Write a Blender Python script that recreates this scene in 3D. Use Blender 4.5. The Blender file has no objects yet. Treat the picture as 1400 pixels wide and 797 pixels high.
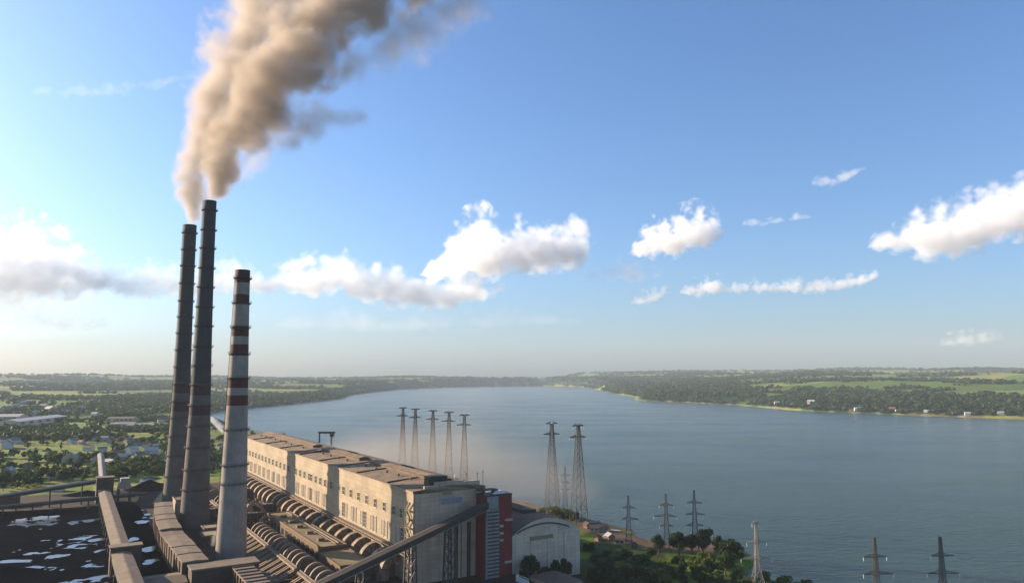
import bpy, bmesh, math, random
import numpy as np
from mathutils import Vector, Matrix, noise as mnoise
R = math.radians
scene = bpy.context.scene
COL = scene.collection

# ------------------------------------------------------------------ camera
CAM_H, TILT, FPX = 112.0, R(6.62), 1000.0
cam = bpy.data.cameras.new('camera')
camo = bpy.data.objects.new('camera', cam)
COL.objects.link(camo)
camo.location = (0, 0, CAM_H)
camo.rotation_euler = (R(90) + TILT, 0, 0)
cam.sensor_width = 36.0
cam.lens = 36.0 * FPX / 1400.0
cam.clip_start = 1.0
cam.clip_end = 90000.0
scene.camera = camo

# ------------------------------------------------------------------ world, sun, exposure
SUN_AZ, SUN_EL = R(-70.3), R(16.5)          # azimuth clockwise from +Y
world = bpy.data.worlds.new('World')
scene.world = world
world.use_nodes = True
wn = world.node_tree.nodes
sky = wn.new('ShaderNodeTexSky')
sky.sky_type = 'NISHITA'
sky.sun_disc = False
sky.sun_elevation = SUN_EL
sky.sun_rotation = SUN_AZ
sky.altitude = 100
sky.air_density = 1.0
sky.dust_density = 1.7
sky.ozone_density = 6.0
world.node_tree.links.new(sky.outputs[0], wn['Background'].inputs[0])
wn['Background'].inputs[1].default_value = 0.091
sl = bpy.data.lights.new('sun', 'SUN')
sl.energy = 5.0
sl.angle = R(0.5)
sl.color = (1.0, 0.80, 0.575)
sun = bpy.data.objects.new('sun', sl)
COL.objects.link(sun)
SUN_DIR = Vector((math.sin(SUN_AZ) * math.cos(SUN_EL), math.cos(SUN_AZ) * math.cos(SUN_EL), math.sin(SUN_EL)))
sun.rotation_euler = (-SUN_DIR).to_track_quat('-Z', 'Y').to_euler()
sun.location = (-300, 300, 900)
vs = scene.view_settings
vs.view_transform = 'Standard'
vs.look = 'None'
vs.gamma = 1.0
vs.exposure = 1.42
vs.use_curve_mapping = False
scene.render.engine = 'CYCLES'
cy = scene.cycles
cy.use_denoising = True
cy.max_bounces = 12
cy.diffuse_bounces = 2
cy.glossy_bounces = 2
cy.transmission_bounces = 2
cy.transparent_max_bounces = 16
cy.volume_bounces = 10
cy.sample_clamp_indirect = 4.0
HAZE_DENSITY = 5.5e-5

# ------------------------------------------------------------------ frames and helpers
def pix(u, v, z=0.0):
    """ground point that the photograph shows at (u, v), on the level z"""
    x = (u - 700) / FPX
    y = (398.5 - v) / FPX
    f = math.cos(TILT) - math.sin(TILT) * y
    k = math.sin(TILT) + math.cos(TILT) * y
    t = (z - CAM_H) / k
    return x * t, f * t

def pixd(u, v, Y):
    """point at the distance Y that the photograph shows at (u, v)"""
    x = (u - 700) / FPX
    y = (398.5 - v) / FPX
    f = math.cos(TILT) - math.sin(TILT) * y
    k = math.sin(TILT) + math.cos(TILT) * y
    t = Y / f
    return Vector((x * t, Y, CAM_H + k * t))

B0 = (-54.0, 411.0)
ES = (-0.5256, 0.8507)
ET = (0.8507, 0.5256)
PLANT_ROT = math.atan2(ES[1], ES[0])
def P(s, t):
    return B0[0] + ES[0] * s + ET[0] * t, B0[1] + ES[1] * s + ET[1] * t
def ST(x, y):
    dx, dy = x - B0[0], y - B0[1]
    return dx * ES[0] + dy * ES[1], dx * ET[0] + dy * ET[1]

def tag(o, label=None, cat=None, group=None, kind=None):
    if label: o['label'] = label
    if cat: o['category'] = cat
    if group: o['group'] = group
    if kind: o['kind'] = kind
    return o

def empty(name, loc, rz=0.0, label=None, cat=None, group=None):
    o = bpy.data.objects.new(name, None)
    COL.objects.link(o)
    o.location = loc
    o.rotation_euler = (0, 0, rz)
    o.empty_display_size = 1
    return tag(o, label, cat, group)

def plant_thing(name, s, t, z, label, cat, group=None):
    x, y = P(s, t)
    o = empty(name, (x, y, z), PLANT_ROT, label, cat, group)
    o['s0'] = 0
    del o['s0']
    ORIG[o.name] = (s, t, z)
    return o
ORIG = {}

def copy_tree(o, parent=None):
    c = o.copy()
    COL.objects.link(c)
    c.parent = parent
    for ch in list(KIDS.get(o.name, [])):
        k = copy_tree(ch, c)
        KIDS.setdefault(c.name, []).append(k)
    return c
KIDS = {}

class MB:
    """collects boxes, bars and lofts into one mesh"""
    def __init__(self, origin=None):
        self.v, self.f, self.m, self.sm = [], [], [], []
        self.o = origin           # (s, t, z): coordinates are plant coordinates
    def add(self, verts, faces, mi=0, smooth=False):
        n = len(self.v)
        if self.o:
            s0, t0, z0 = self.o
            verts = [(a - s0, -(b - t0), c - z0) for a, b, c in verts]
        self.v.extend([tuple(p) for p in verts])
        for f in faces:
            self.f.append([i + n for i in f]); self.m.append(mi); self.sm.append(smooth)
        return self
    def box(self, x0, x1, y0, y1, z0, z1, mi=0):
        v = [(x0, y0, z0), (x1, y0, z0), (x1, y1, z0), (x0, y1, z0), (x0, y0, z1), (x1, y0, z1), (x1, y1, z1), (x0, y1, z1)]
        return self.add(v, [(0, 3, 2, 1), (4, 5, 6, 7), (0, 1, 5, 4), (1, 2, 6, 5), (2, 3, 7, 6), (3, 0, 4, 7)], mi)
    def bar(self, a, b, w, h=None, mi=0):
        a, b = Vector(a), Vector(b)
        h = h or w
        d = (b - a)
        if d.length < 1e-6: return self
        d.normalize()
        up = Vector((0, 0, 1)) if abs(d.z) < 0.95 else Vector((1, 0, 0))
        sd = d.cross(up).normalized() * (w / 2)
        uu = sd.cross(d).normalized() * (h / 2)
        v = [a - sd - uu, a + sd - uu, a + sd + uu, a - sd + uu, b - sd - uu, b + sd - uu, b + sd + uu, b - sd + uu]
        return self.add(v, [(0, 3, 2, 1), (4, 5, 6, 7), (0, 1, 5, 4), (1, 2, 6, 5), (2, 3, 7, 6), (3, 0, 4, 7)], mi)
    def loft(self, rings, mi=0, caps=True, smooth=False, closed=True):
        n = len(rings[0])
        v = [p for r in rings for p in r]
        fs = []
        for k in range(len(rings) - 1):
            for i in range(n if closed else n - 1):
                j = (i + 1) % n
                fs.append((k * n + i, k * n + j, (k + 1) * n + j, (k + 1) * n + i))
        self.add(v, fs, mi, smooth)
        if caps:
            self.add(rings[0], [tuple(range(n))[::-1]], mi)
            self.add(rings[-1], [tuple(range(n))], mi)
        return self
    def lathe(self, prof, c=(0, 0), n=24, mi=0, smooth=True, caps=False):
        rings = [[(c[0] + r * math.cos(2 * math.pi * i / n), c[1] + r * math.sin(2 * math.pi * i / n), z) for i in range(n)] for r, z in prof]
        return self.loft(rings, mi, caps, smooth)
    def tube(self, pts, r, n=8, mi=0, smooth=True):
        rings = []
        for i, p in enumerate(pts):
            p = Vector(p)
            d = Vector(pts[min(i + 1, len(pts) - 1)]) - Vector(pts[max(i - 1, 0)])
            d.normalize()
            up = Vector((0, 0, 1)) if abs(d.z) < 0.95 else Vector((1, 0, 0))
            a = d.cross(up).normalized()
            b = a.cross(d).normalized()
            rr = r[i] if isinstance(r, (list, tuple)) else r
            rings.append([p + a * (rr * math.cos(2 * math.pi * k / n)) + b * (rr * math.sin(2 * math.pi * k / n)) for k in range(n)])
        return self.loft(rings, mi, True, smooth)
    def build(self, name, mats, parent=None, loc=None, recalc=True, world=False):
        me = bpy.data.meshes.new(name)
        me.from_pydata(self.v, [], self.f)
        mats = mats if isinstance(mats, (list, tuple)) else [mats]
        for m in mats: me.materials.append(m)
        me.polygons.foreach_set('material_index', self.m)
        me.polygons.foreach_set('use_smooth', self.sm)
        if recalc:
            bm = bmesh.new(); bm.from_mesh(me)
            bmesh.ops.recalc_face_normals(bm, faces=bm.faces)
            bm.to_mesh(me); bm.free()
        me.update()
        o = bpy.data.objects.new(name, me)
        COL.objects.link(o)
        if parent is not None:
            o.parent = parent
            KIDS.setdefault(parent.name, []).append(o)
        elif self.o:
            x, y = P(self.o[0], self.o[1])
            o.location = (x, y, self.o[2])
            o.rotation_euler = (0, 0, PLANT_ROT)
        if loc is not None: o.location = loc
        return o

ORD = ['nearest', 'second', 'third', 'fourth', 'fifth', 'sixth', 'seventh', 'eighth', 'ninth', 'tenth', 'eleventh', 'twelfth', 'thirteenth', 'fourteenth', 'fifteenth',
       'sixteenth', 'seventeenth', 'eighteenth', 'nineteenth', 'twentieth', 'twenty-first', 'twenty-second', 'twenty-third', 'twenty-fourth', 'twenty-fifth',
       'twenty-sixth', 'twenty-seventh', 'twenty-eighth', 'twenty-ninth', 'thirtieth', 'thirty-first', 'thirty-second', 'thirty-third', 'thirty-fourth', 'thirty-fifth', 'thirty-sixth']

# ------------------------------------------------------------------ materials
def mat(name, c1, c2=None, scale=0.3, rough=0.85, bump=0.0, streak=0.0, grime=None, metal=0.0, panel=None, spec=0.3):
    """two tone weathered surface: world-space noise, optional vertical streaks of grime and panel joints"""
    m = bpy.data.materials.new(name)
    m.use_nodes = True
    nt = m.node_tree; N = nt.nodes; L = nt.links
    b = N['Principled BSDF']
    b.inputs['Roughness'].default_value = rough
    b.inputs['Metallic'].default_value = metal
    b.inputs['Specular IOR Level'].default_value = spec
    geo = N.new('ShaderNodeNewGeometry')
    nz = N.new('ShaderNodeTexNoise'); nz.inputs['Scale'].default_value = scale; nz.inputs['Detail'].default_value = 6; nz.inputs['Roughness'].default_value = 0.65
    L.new(geo.outputs['Position'], nz.inputs['Vector'])
    rp = N.new('ShaderNodeValToRGB')
    rp.color_ramp.elements[0].position = 0.32; rp.color_ramp.elements[1].position = 0.68
    c2 = c2 or tuple(x * 0.75 for x in c1)
    rp.color_ramp.elements[0].color = (*c2, 1); rp.color_ramp.elements[1].color = (*c1, 1)
    L.new(nz.outputs[0], rp.inputs[0])
    out = rp.outputs[0]
    if streak > 0:
        mp = N.new('ShaderNodeMapping'); mp.inputs['Scale'].default_value = (0.55, 0.55, 0.035)
        L.new(geo.outputs['Position'], mp.inputs[0])
        n2 = N.new('ShaderNodeTexNoise'); n2.inputs['Scale'].default_value = 1.0; n2.inputs['Detail'].default_value = 5; n2.inputs['Roughness'].default_value = 0.7
        L.new(mp.outputs[0], n2.inputs['Vector'])
        r2 = N.new('ShaderNodeMapRange'); r2.inputs[1].default_value = 0.48; r2.inputs[2].default_value = 0.75; r2.inputs[4].default_value = streak
        L.new(n2.outputs[0], r2.inputs[0])
        mx = N.new('ShaderNodeMixRGB'); L.new(r2.outputs[0], mx.inputs[0]); L.new(out, mx.inputs[1])
        mx.inputs[2].default_value = (*(grime or (0.10, 0.075, 0.05)), 1)
        out = mx.outputs[0]
    if panel:
        # joints between cladding panels, in the plant's own axes
        mp = N.new('ShaderNodeMapping'); mp.vector_type = 'POINT'; mp.inputs['Rotation'].default_value = (0, 0, -PLANT_ROT)
        L.new(geo.outputs['Position'], mp.inputs[0])
        sp = N.new('ShaderNodeSeparateXYZ'); L.new(mp.outputs[0], sp.inputs[0])
        ad = N.new('ShaderNodeMath'); ad.operation = 'ADD'; L.new(sp.outputs[0], ad.inputs[0]); L.new(sp.outputs[1], ad.inputs[1])
        cb = N.new('ShaderNodeCombineXYZ'); L.new(ad.outputs[0], cb.inputs[0]); L.new(sp.outputs[2], cb.inputs[1])
        br = N.new('ShaderNodeTexBrick'); br.offset = 0.0
        br.inputs['Scale'].default_value = 1.0; br.inputs['Brick Width'].default_value = panel[0]; br.inputs['Row Height'].default_value = panel[1]
        br.inputs['Mortar Size'].default_value = panel[2]; br.inputs['Mortar Smooth'].default_value = 0.3
        br.inputs['Color1'].default_value = (1, 1, 1, 1); br.inputs['Color2'].default_value = (0.84, 0.84, 0.84, 1); br.inputs['Mortar'].default_value = (0.55, 0.5, 0.46, 1)
        L.new(cb.outputs[0], br.inputs[0])
        mx = N.new('ShaderNodeMixRGB'); mx.blend_type = 'MULTIPLY'; mx.inputs[0].default_value = 1.0
        L.new(out, mx.inputs[1]); L.new(br.outputs[0], mx.inputs[2])
        out = mx.outputs[0]
    L.new(out, b.inputs['Base Color'])
    if bump > 0:
        n3 = N.new('ShaderNodeTexNoise'); n3.inputs['Scale'].default_value = scale * 6; n3.inputs['Detail'].default_value = 4
        L.new(geo.outputs['Position'], n3.inputs['Vector'])
        bp = N.new('ShaderNodeBump'); bp.inputs['Strength'].default_value = 0.6; bp.inputs['Distance'].default_value = bump
        L.new(n3.outputs[0], bp.inputs['Height']); L.new(bp.outputs[0], b.inputs['Normal'])
    return m

M = {}
M['concrete_pale'] = mat('concrete_pale', (0.30, 0.265, 0.225), (0.20, 0.177, 0.152), 0.12, streak=0.55, grime=(0.16, 0.13, 0.11))
M['concrete_dark'] = mat('concrete_dark', (0.115, 0.10, 0.086), (0.07, 0.062, 0.054), 0.10, streak=0.6, grime=(0.08, 0.07, 0.065))
M['concrete_soot_shade'] = mat('concrete_soot_shade', (0.040, 0.042, 0.046), (0.026, 0.028, 0.031), 0.10, streak=0.5, grime=(0.04, 0.04, 0.042))  # sooty upper shaft, with its bluish shade also put into the colour
M['band_red'] = mat('band_red', (0.085, 0.020, 0.016), (0.05, 0.014, 0.012), 0.18, streak=0.5, grime=(0.05, 0.025, 0.022))
M['band_faded'] = mat('band_faded', (0.052, 0.026, 0.023), (0.036, 0.021, 0.02), 0.18, streak=0.5, grime=(0.05, 0.04, 0.04))
M['dark_steel'] = mat('dark_steel', (0.055, 0.052, 0.052), (0.035, 0.033, 0.032), 0.5, rough=0.6)
M['rust_steel'] = mat('rust_steel', (0.14, 0.085, 0.055), (0.07, 0.05, 0.04), 0.4, rough=0.7)
M['galv_steel'] = mat('galv_steel', (0.17, 0.18, 0.18), (0.11, 0.115, 0.115), 0.6, rough=0.55, metal=0.3)
M['wall_cream'] = mat('wall_cream', (0.385, 0.305, 0.208), (0.28, 0.22, 0.147), 0.06, streak=0.55, grime=(0.26, 0.19, 0.13), panel=(12.0, 3.0, 0.07))
M['wall_grey'] = mat('wall_grey', (0.57, 0.425, 0.29), (0.44, 0.325, 0.222), 0.07, streak=0.45, grime=(0.17, 0.14, 0.11), panel=(6.0, 2.4, 0.06))
M['wall_white'] = mat('wall_white', (0.70, 0.555, 0.41), (0.56, 0.44, 0.32), 0.08, streak=0.35, grime=(0.24, 0.2, 0.16), panel=(6.0, 2.4, 0.05))
M['roof_felt'] = mat('roof_felt', (0.25, 0.175, 0.105), (0.10, 0.068, 0.042), 0.16, bump=0.1, rough=0.95)
M['roof_dark'] = mat('roof_dark', (0.07, 0.055, 0.045), (0.045, 0.037, 0.032), 0.15, rough=0.95)
M['roof_rust'] = mat('roof_rust', (0.16, 0.105, 0.075), (0.10, 0.07, 0.052), 0.1, rough=0.9)
M['glass_dark'] = mat('glass_dark', (0.035, 0.038, 0.042), (0.02, 0.022, 0.025), 0.3, rough=0.25, spec=0.5)
M['glass_pale'] = mat('glass_pale', (0.33, 0.265, 0.195), (0.25, 0.20, 0.15), 0.35, rough=0.4, spec=0.5)
M['trim_pale'] = mat('trim_pale', (0.50, 0.43, 0.34), (0.36, 0.31, 0.25), 0.25)
M['red_clad'] = mat('red_clad', (0.23, 0.034, 0.028), (0.15, 0.028, 0.024), 0.15, rough=0.75, streak=0.55, grime=(0.10, 0.045, 0.04))
M['louver'] = mat('louver', (0.30, 0.285, 0.26), (0.21, 0.20, 0.185), 0.3, rough=0.7, streak=0.4, grime=(0.12, 0.10, 0.09))
M['white_paint'] = mat('white_paint', (0.72, 0.70, 0.67), (0.6, 0.58, 0.55), 0.4)
M['blue_faded'] = mat('blue_faded', (0.19, 0.225, 0.28), (0.24, 0.245, 0.25), 0.25)
M['sand_faded'] = mat('sand_faded', (0.27, 0.21, 0.12), (0.23, 0.19, 0.13), 0.3)
M['gallery_roof'] = mat('gallery_roof', (0.21, 0.155, 0.105), (0.13, 0.095, 0.066), 0.16, bump=0.05, rough=0.9)
M['gallery_wall'] = mat('gallery_wall', (0.11, 0.065, 0.042), (0.065, 0.042, 0.03), 0.2, streak=0.5, grime=(0.05, 0.04, 0.035))
M['conveyor_clad'] = mat('conveyor_clad', (0.075, 0.056, 0.042), (0.045, 0.035, 0.028), 0.2, rough=0.8, streak=0.4, grime=(0.05, 0.04, 0.03))
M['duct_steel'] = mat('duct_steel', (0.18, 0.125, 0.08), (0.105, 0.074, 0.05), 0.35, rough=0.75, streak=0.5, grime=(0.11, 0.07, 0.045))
M['duct_pale'] = mat('duct_pale', (0.27, 0.195, 0.125), (0.17, 0.12, 0.08), 0.3, rough=0.75, streak=0.4, grime=(0.14, 0.09, 0.06))
M['moss_roof'] = mat('moss_roof', (0.24, 0.175, 0.10), (0.115, 0.105, 0.045), 0.09, bump=0.1, rough=1.0)
M['brick_brown'] = mat('brick_brown', (0.15, 0.085, 0.05), (0.10, 0.058, 0.036), 0.3, streak=0.4)
M['coal'] = mat('coal', (0.0075, 0.0085, 0.012), (0.003, 0.0035, 0.005), 0.07, bump=0.08, rough=1.0, spec=0.0)
M['bark'] = mat('bark', (0.10, 0.075, 0.05), (0.06, 0.045, 0.032), 1.5)
M['shed_blue'] = mat('shed_blue', (0.38, 0.385, 0.40), (0.31, 0.315, 0.33), 0.05)
M['rock_wool'] = mat('rock_wool', (0.5, 0.5, 0.5), (0.4, 0.4, 0.4), 0.2)
HOUSE_WALLS = [mat('plaster_white', (0.62, 0.60, 0.56), None, 0.4), mat('plaster_cream', (0.50, 0.43, 0.32), None, 0.4), mat('plaster_grey', (0.34, 0.33, 0.32), None, 0.4), mat('brick_house', (0.30, 0.17, 0.12), None, 0.4)]
HOUSE_ROOFS = [mat('roof_slate', (0.25, 0.235, 0.215), None, 0.5), mat('roof_tile', (0.26, 0.11, 0.07), None, 0.5), mat('roof_tin', (0.44, 0.42, 0.39), None, 0.5, rough=0.7), mat('roof_brown', (0.15, 0.11, 0.085), None, 0.5)]

def leaf_mat(name, dark, light, yellow):
    m = bpy.data.materials.new(name); m.use_nodes = True
    nt = m.node_tree; N = nt.nodes; L = nt.links
    b = N['Principled BSDF']; b.inputs['Roughness'].default_value = 0.75; b.inputs['Specular IOR Level'].default_value = 0.2
    geo = N.new('ShaderNodeNewGeometry'); oi = N.new('ShaderNodeObjectInfo')
    nz = N.new('ShaderNodeTexNoise'); nz.inputs['Scale'].default_value = 0.45; nz.inputs['Detail'].default_value = 3
    L.new(geo.outputs['Position'], nz.inputs['Vector'])
    rp = N.new('ShaderNodeValToRGB'); rp.color_ramp.elements[0].position = 0.35; rp.color_ramp.elements[1].position = 0.66
    rp.color_ramp.elements[0].color = (*dark, 1); rp.color_ramp.elements[1].color = (*light, 1)
    L.new(nz.outputs[0], rp.inputs[0])
    mr = N.new('ShaderNodeMapRange'); mr.inputs[1].default_value = 0.45; mr.inputs[2].default_value = 1.0; mr.inputs[4].default_value = 0.75
    L.new(oi.outputs['Random'], mr.inputs[0])
    mx = N.new('ShaderNodeMixRGB'); L.new(mr.outputs[0], mx.inputs[0]); L.new(rp.outputs[0], mx.inputs[1]); mx.inputs[2].default_value = (*yellow, 1)
    L.new(mx.outputs[0], b.inputs['Base Color'])
    tr = N.new('ShaderNodeBsdfTranslucent'); L.new(mx.outputs[0], tr.inputs[0])
    ms = N.new('ShaderNodeMixShader'); ms.inputs[0].default_value = 0.3
    L.new(b.outputs[0], ms.inputs[1]); L.new(tr.outputs[0], ms.inputs[2]); L.new(ms.outputs[0], N['Material Output'].inputs[0])
    return m
M['leaf'] = leaf_mat('leaf', (0.034, 0.068, 0.016), (0.080, 0.128, 0.026), (0.13, 0.145, 0.028))
M['leaf_dark'] = leaf_mat('leaf_dark', (0.017, 0.038, 0.011), (0.040, 0.068, 0.018), (0.055, 0.078, 0.018))
M['leaf_bright'] = leaf_mat('leaf_bright', (0.075, 0.11, 0.016), (0.15, 0.19, 0.026), (0.17, 0.195, 0.026))
M['leaf_yellow'] = leaf_mat('leaf_yellow', (0.22, 0.20, 0.03), (0.36, 0.31, 0.04), (0.40, 0.33, 0.04))

def volume_mat(name, color, density, aniso=0.0, absorb=None):
    m = bpy.data.materials.new(name); m.use_nodes = True
    nt = m.node_tree; nt.nodes.clear()
    out = nt.nodes.new('ShaderNodeOutputMaterial')
    pv = nt.nodes.new('ShaderNodeVolumePrincipled')
    pv.inputs['Color'].default_value = (*color, 1)
    pv.inputs['Density'].default_value = density
    pv.inputs['Anisotropy'].default_value = aniso
    if absorb: pv.inputs['Absorption Color'].default_value = (*absorb, 1)
    nt.links.new(pv.outputs[0], out.inputs['Volume'])
    return m

# ------------------------------------------------------------------ terrain
rng = np.random.default_rng(7)
_perm = rng.random((256, 256))
def vnoise(x, y):
    xi = np.floor(x).astype(int); yi = np.floor(y).astype(int)
    fx = x - xi; fy = y - yi
    fx = fx * fx * (3 - 2 * fx); fy = fy * fy * (3 - 2 * fy)
    g = lambda a, b: _perm[a & 255, b & 255]
    return (g(xi, yi) * (1 - fx) + g(xi + 1, yi) * fx) * (1 - fy) + (g(xi, yi + 1) * (1 - fx) + g(xi + 1, yi + 1) * fx) * fy
def fbm(x, y, o=4):
    s = 0; a = 0.5; n = 0
    for k in range(o):
        s = s + a * vnoise(x * 2 ** k + 17 * k, y * 2 ** k + 31 * k); n += a; a *= 0.5
    return s / n
def sstep(a, b, x):
    t = np.clip((x - a) / (b - a), 0, 1)
    return t * t * (3 - 2 * t)

LAKE_Z = -8.0
def lk(u, v): return pix(u, v, LAKE_Z)
LAKE = [P(60, 218), P(400, 214), P(900, 210), P(1380, 206), (-760, 1900), (-960, 2300), lk(333, 559), lk(400, 553), lk(440, 548.5), lk(470, 545), lk(478, 541), lk(500, 537.5), lk(550, 532),
        lk(610, 529.5), lk(670, 528), lk(735, 527.5), lk(790, 529), lk(812, 532), lk(838, 538), lk(868, 543), lk(870, 548), lk(920, 549.5), lk(1000, 553.5), lk(1050, 558), lk(1100, 562), lk(1180, 565),
        lk(1250, 568), lk(1330, 571), lk(1400, 573), (2000, 1900), (3200, 1500), (3600, 700), (1800, 150), (700, 330), (380, 395), (235, 415), (180, 437), (158, 446), (139, 455), (150, 480), (160, 500), (158, 528), (128, 541),
        (104, 548), (92, 566), (72, 600)]
LX = np.array([p[0] for p in LAKE]); LY = np.array([p[1] for p in LAKE])
def lake_sd(x, y):
    """distance to the shore, negative on the water"""
    d = np.full(x.shape, 1e18); inside = np.zeros(x.shape, bool)
    n = len(LAKE)
    for i in range(n):
        ax, ay = LX[i], LY[i]; bx, by = LX[(i + 1) % n], LY[(i + 1) % n]
        ex, ey = bx - ax, by - ay
        t = np.clip(((x - ax) * ex + (y - ay) * ey) / (ex * ex + ey * ey), 0, 1)
        d = np.minimum(d, (x - ax - t * ex) ** 2 + (y - ay - t * ey) ** 2)
        c = ((ay > y) != (by > y)) & (x < (bx - ax) * (y - ay) / (by - ay + 1e-12) + ax)
        inside ^= c
    d = np.sqrt(d)
    return np.where(inside, -d, d)

def height(x, y, sd=None):
    if sd is None: sd = lake_sd(x, y)
    r = np.hypot(x, y)
    s = (x - B0[0]) * ES[0] + (y - B0[1]) * ES[1]; t = (x - B0[0]) * ET[0] + (y - B0[1]) * ET[1]
    far = sstep(1200, 9000, r)
    roll = fbm(x / 2600 + 3, y / 2600 + 9, 4)
    h = far * (46 + 115 * (roll - 0.35)) + sstep(700, 3000, r) * 10 * (fbm(x / 500, y / 500, 3) - 0.5)
    for hx, hy, hw, ha in ((-6300, 9200, 2300, 55), (-9500, 8000, 2500, 60), (2600, 10500, 2400, 55), (6500, 9500, 3000, 40), (-2200, 11500, 2000, 30)):
        h = h + ha * np.exp(-((x - hx) ** 2 + (y - hy) ** 2) / hw ** 2)
    # rising far bank on the right
    rb = sstep(0, 900, x - 350) * sstep(1500, 2600, y + 0.35 * x)
    h = h + rb * (12 + 55 * sstep(60, 1500, sd) * (0.55 + 0.9 * fbm(x / 900 + 40, y / 900, 3)))
    # lower ground on the lake side of the plant
    low = sstep(62, 98, t) * (1 - sstep(700, 1400, s))
    h = h - 6.0 * low
    bank = np.minimum(h, LAKE_Z + 1.4 + 0.3 * np.abs(sd) ** 0.8)
    k = sstep(15, 160, sd)
    h = bank * (1 - k) + h * k
    h = np.where(sd < 0, LAKE_Z - 0.5 - np.minimum(6, -sd * 0.12), np.maximum(h, LAKE_Z + 0.15 + np.minimum(sd * 0.05, 1.0)))
    flat = (s > -260) & (s < 560) & (t < 60)
    return np.where(flat, 0.0, h)

def forest_mask(x, y, sd):
    r = np.hypot(x, y)
    n = fbm(x / 700 + 11, y / 420 + 5, 4)
    f = sstep(0.52, 0.57, n) * sstep(1700, 2600, r)
    bank = sstep(0, 200, x - 500) * (sd > 25) * (1 - sstep(520, 760, sd + 320 * (fbm(x / 420, y / 420 + 8, 3) - 0.5))) * (fbm(x / 260 + 2, y / 260, 3) > 0.33)
    ls = (x < 0) * (y > 2300) * (sd > 8) * (sd < 170)
    return np.clip(f + bank + ls * 0.9, 0, 1) * (sd > 5)

def cells(x, y, w, h, ang, seed):
    ca, sa = math.cos(ang), math.sin(ang)
    px = (x * ca + y * sa) / w; py = (-x * sa + y * ca) / h
    xi = np.floor(px).astype(int); yi = np.floor(py).astype(int)
    best = np.full(x.shape, 1e9); val = np.zeros(x.shape)
    for i in (-1, 0, 1):
        for j in (-1, 0, 1):
            a, b = xi + i, yi + j
            cx = a + 0.15 + 0.7 * _perm[(a + seed) & 255, b & 255]; cy_ = b + 0.15 + 0.7 * _perm[(a + seed + 91) & 255, (b + 57) & 255]
            d = np.abs(px - cx) + np.abs(py - cy_)
            v = _perm[(a + seed + 13) & 255, (b + 101) & 255]
            val = np.where(d < best, v, val); best = np.minimum(best, d)
    return val

def land_colour(x, y, sd):
    r = np.hypot(x, y)
    s = (x - B0[0]) * ES[0] + (y - B0[1]) * ES[1]; t = (x - B0[0]) * ET[0] + (y - B0[1]) * ET[1]
    pal = np.array([(0.085, 0.13, 0.034), (0.12, 0.175, 0.040), (0.075, 0.12, 0.036), (0.185, 0.205, 0.062), (0.10, 0.15, 0.040), (0.24, 0.22, 0.10), (0.16, 0.20, 0.05), (0.15, 0.12, 0.075)]) * np.array((1.0, 1.0, 0.8))
    big = cells(x, y, 620, 260, 0.35, 3); small = cells(x, y, 150, 62, -0.28, 40)
    sel = np.where(r > 2100, big, small)
    c = pal[np.minimum((sel * 8).astype(int), 7)]
    tiny = pal[np.minimum((cells(x, y, 42, 24, 0.2, 77) * 8).astype(int), 7)]
    c = np.where((r < 2100)[:, None], 0.5 * c + 0.5 * tiny * np.array((0.95, 0.92, 0.9)), c)
    g = fbm(x / 60, y / 60, 3)[:, None]
    c = c * (0.75 + 0.5 * g) * np.array((1.12, 1.15, 0.85))
    f = forest_mask(x, y, sd)[:, None]
    c = c * (1 - f) + np.array((0.014, 0.034, 0.014)) * f
    def zone(w, col):
        nonlocal c
        w = np.clip(w, 0, 1)[:, None]
        c = c * (1 - w) + np.array(col) * w
    edge = 14 * (fbm(x / 25, y / 25, 3) - 0.5)
    zone(((s + edge > -300) & (s + edge < 470) & (t + edge > -420) & (t + edge < 58)).astype(float), (0.050, 0.036, 0.026))  # brown yard dirt, darkened so the colour carries shadow between the plant's parts
    zone(((s + edge > 366) & (s + edge < 462) & (t + edge > -140) & (t < -58)).astype(float), (0.010, 0.010, 0.012))
    zone(((s + edge >= 470) & (s + edge < 500) & (t > -130) & (t < -30)).astype(float), (0.33, 0.27, 0.12))
    low = (t + edge * 1.2 >= 58) & (s < 620) & (sd > 0)
    zone(low.astype(float), (0.045, 0.062, 0.016))  # green ground, darkened with the turbine hall's shade painted into it
    zone((low & (fbm(x / 22 + 5, y / 22, 3) > 0.5)).astype(float), (0.11, 0.16, 0.018))
    zone((low & (sd < 26 + edge * 1.5) & (s > -20)).astype(float), (0.17, 0.105, 0.065))
    zone(((sd > 0) & (sd < 8) & (r > 900)).astype(float) * 0.6, (0.30, 0.28, 0.20))
    return c

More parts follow.
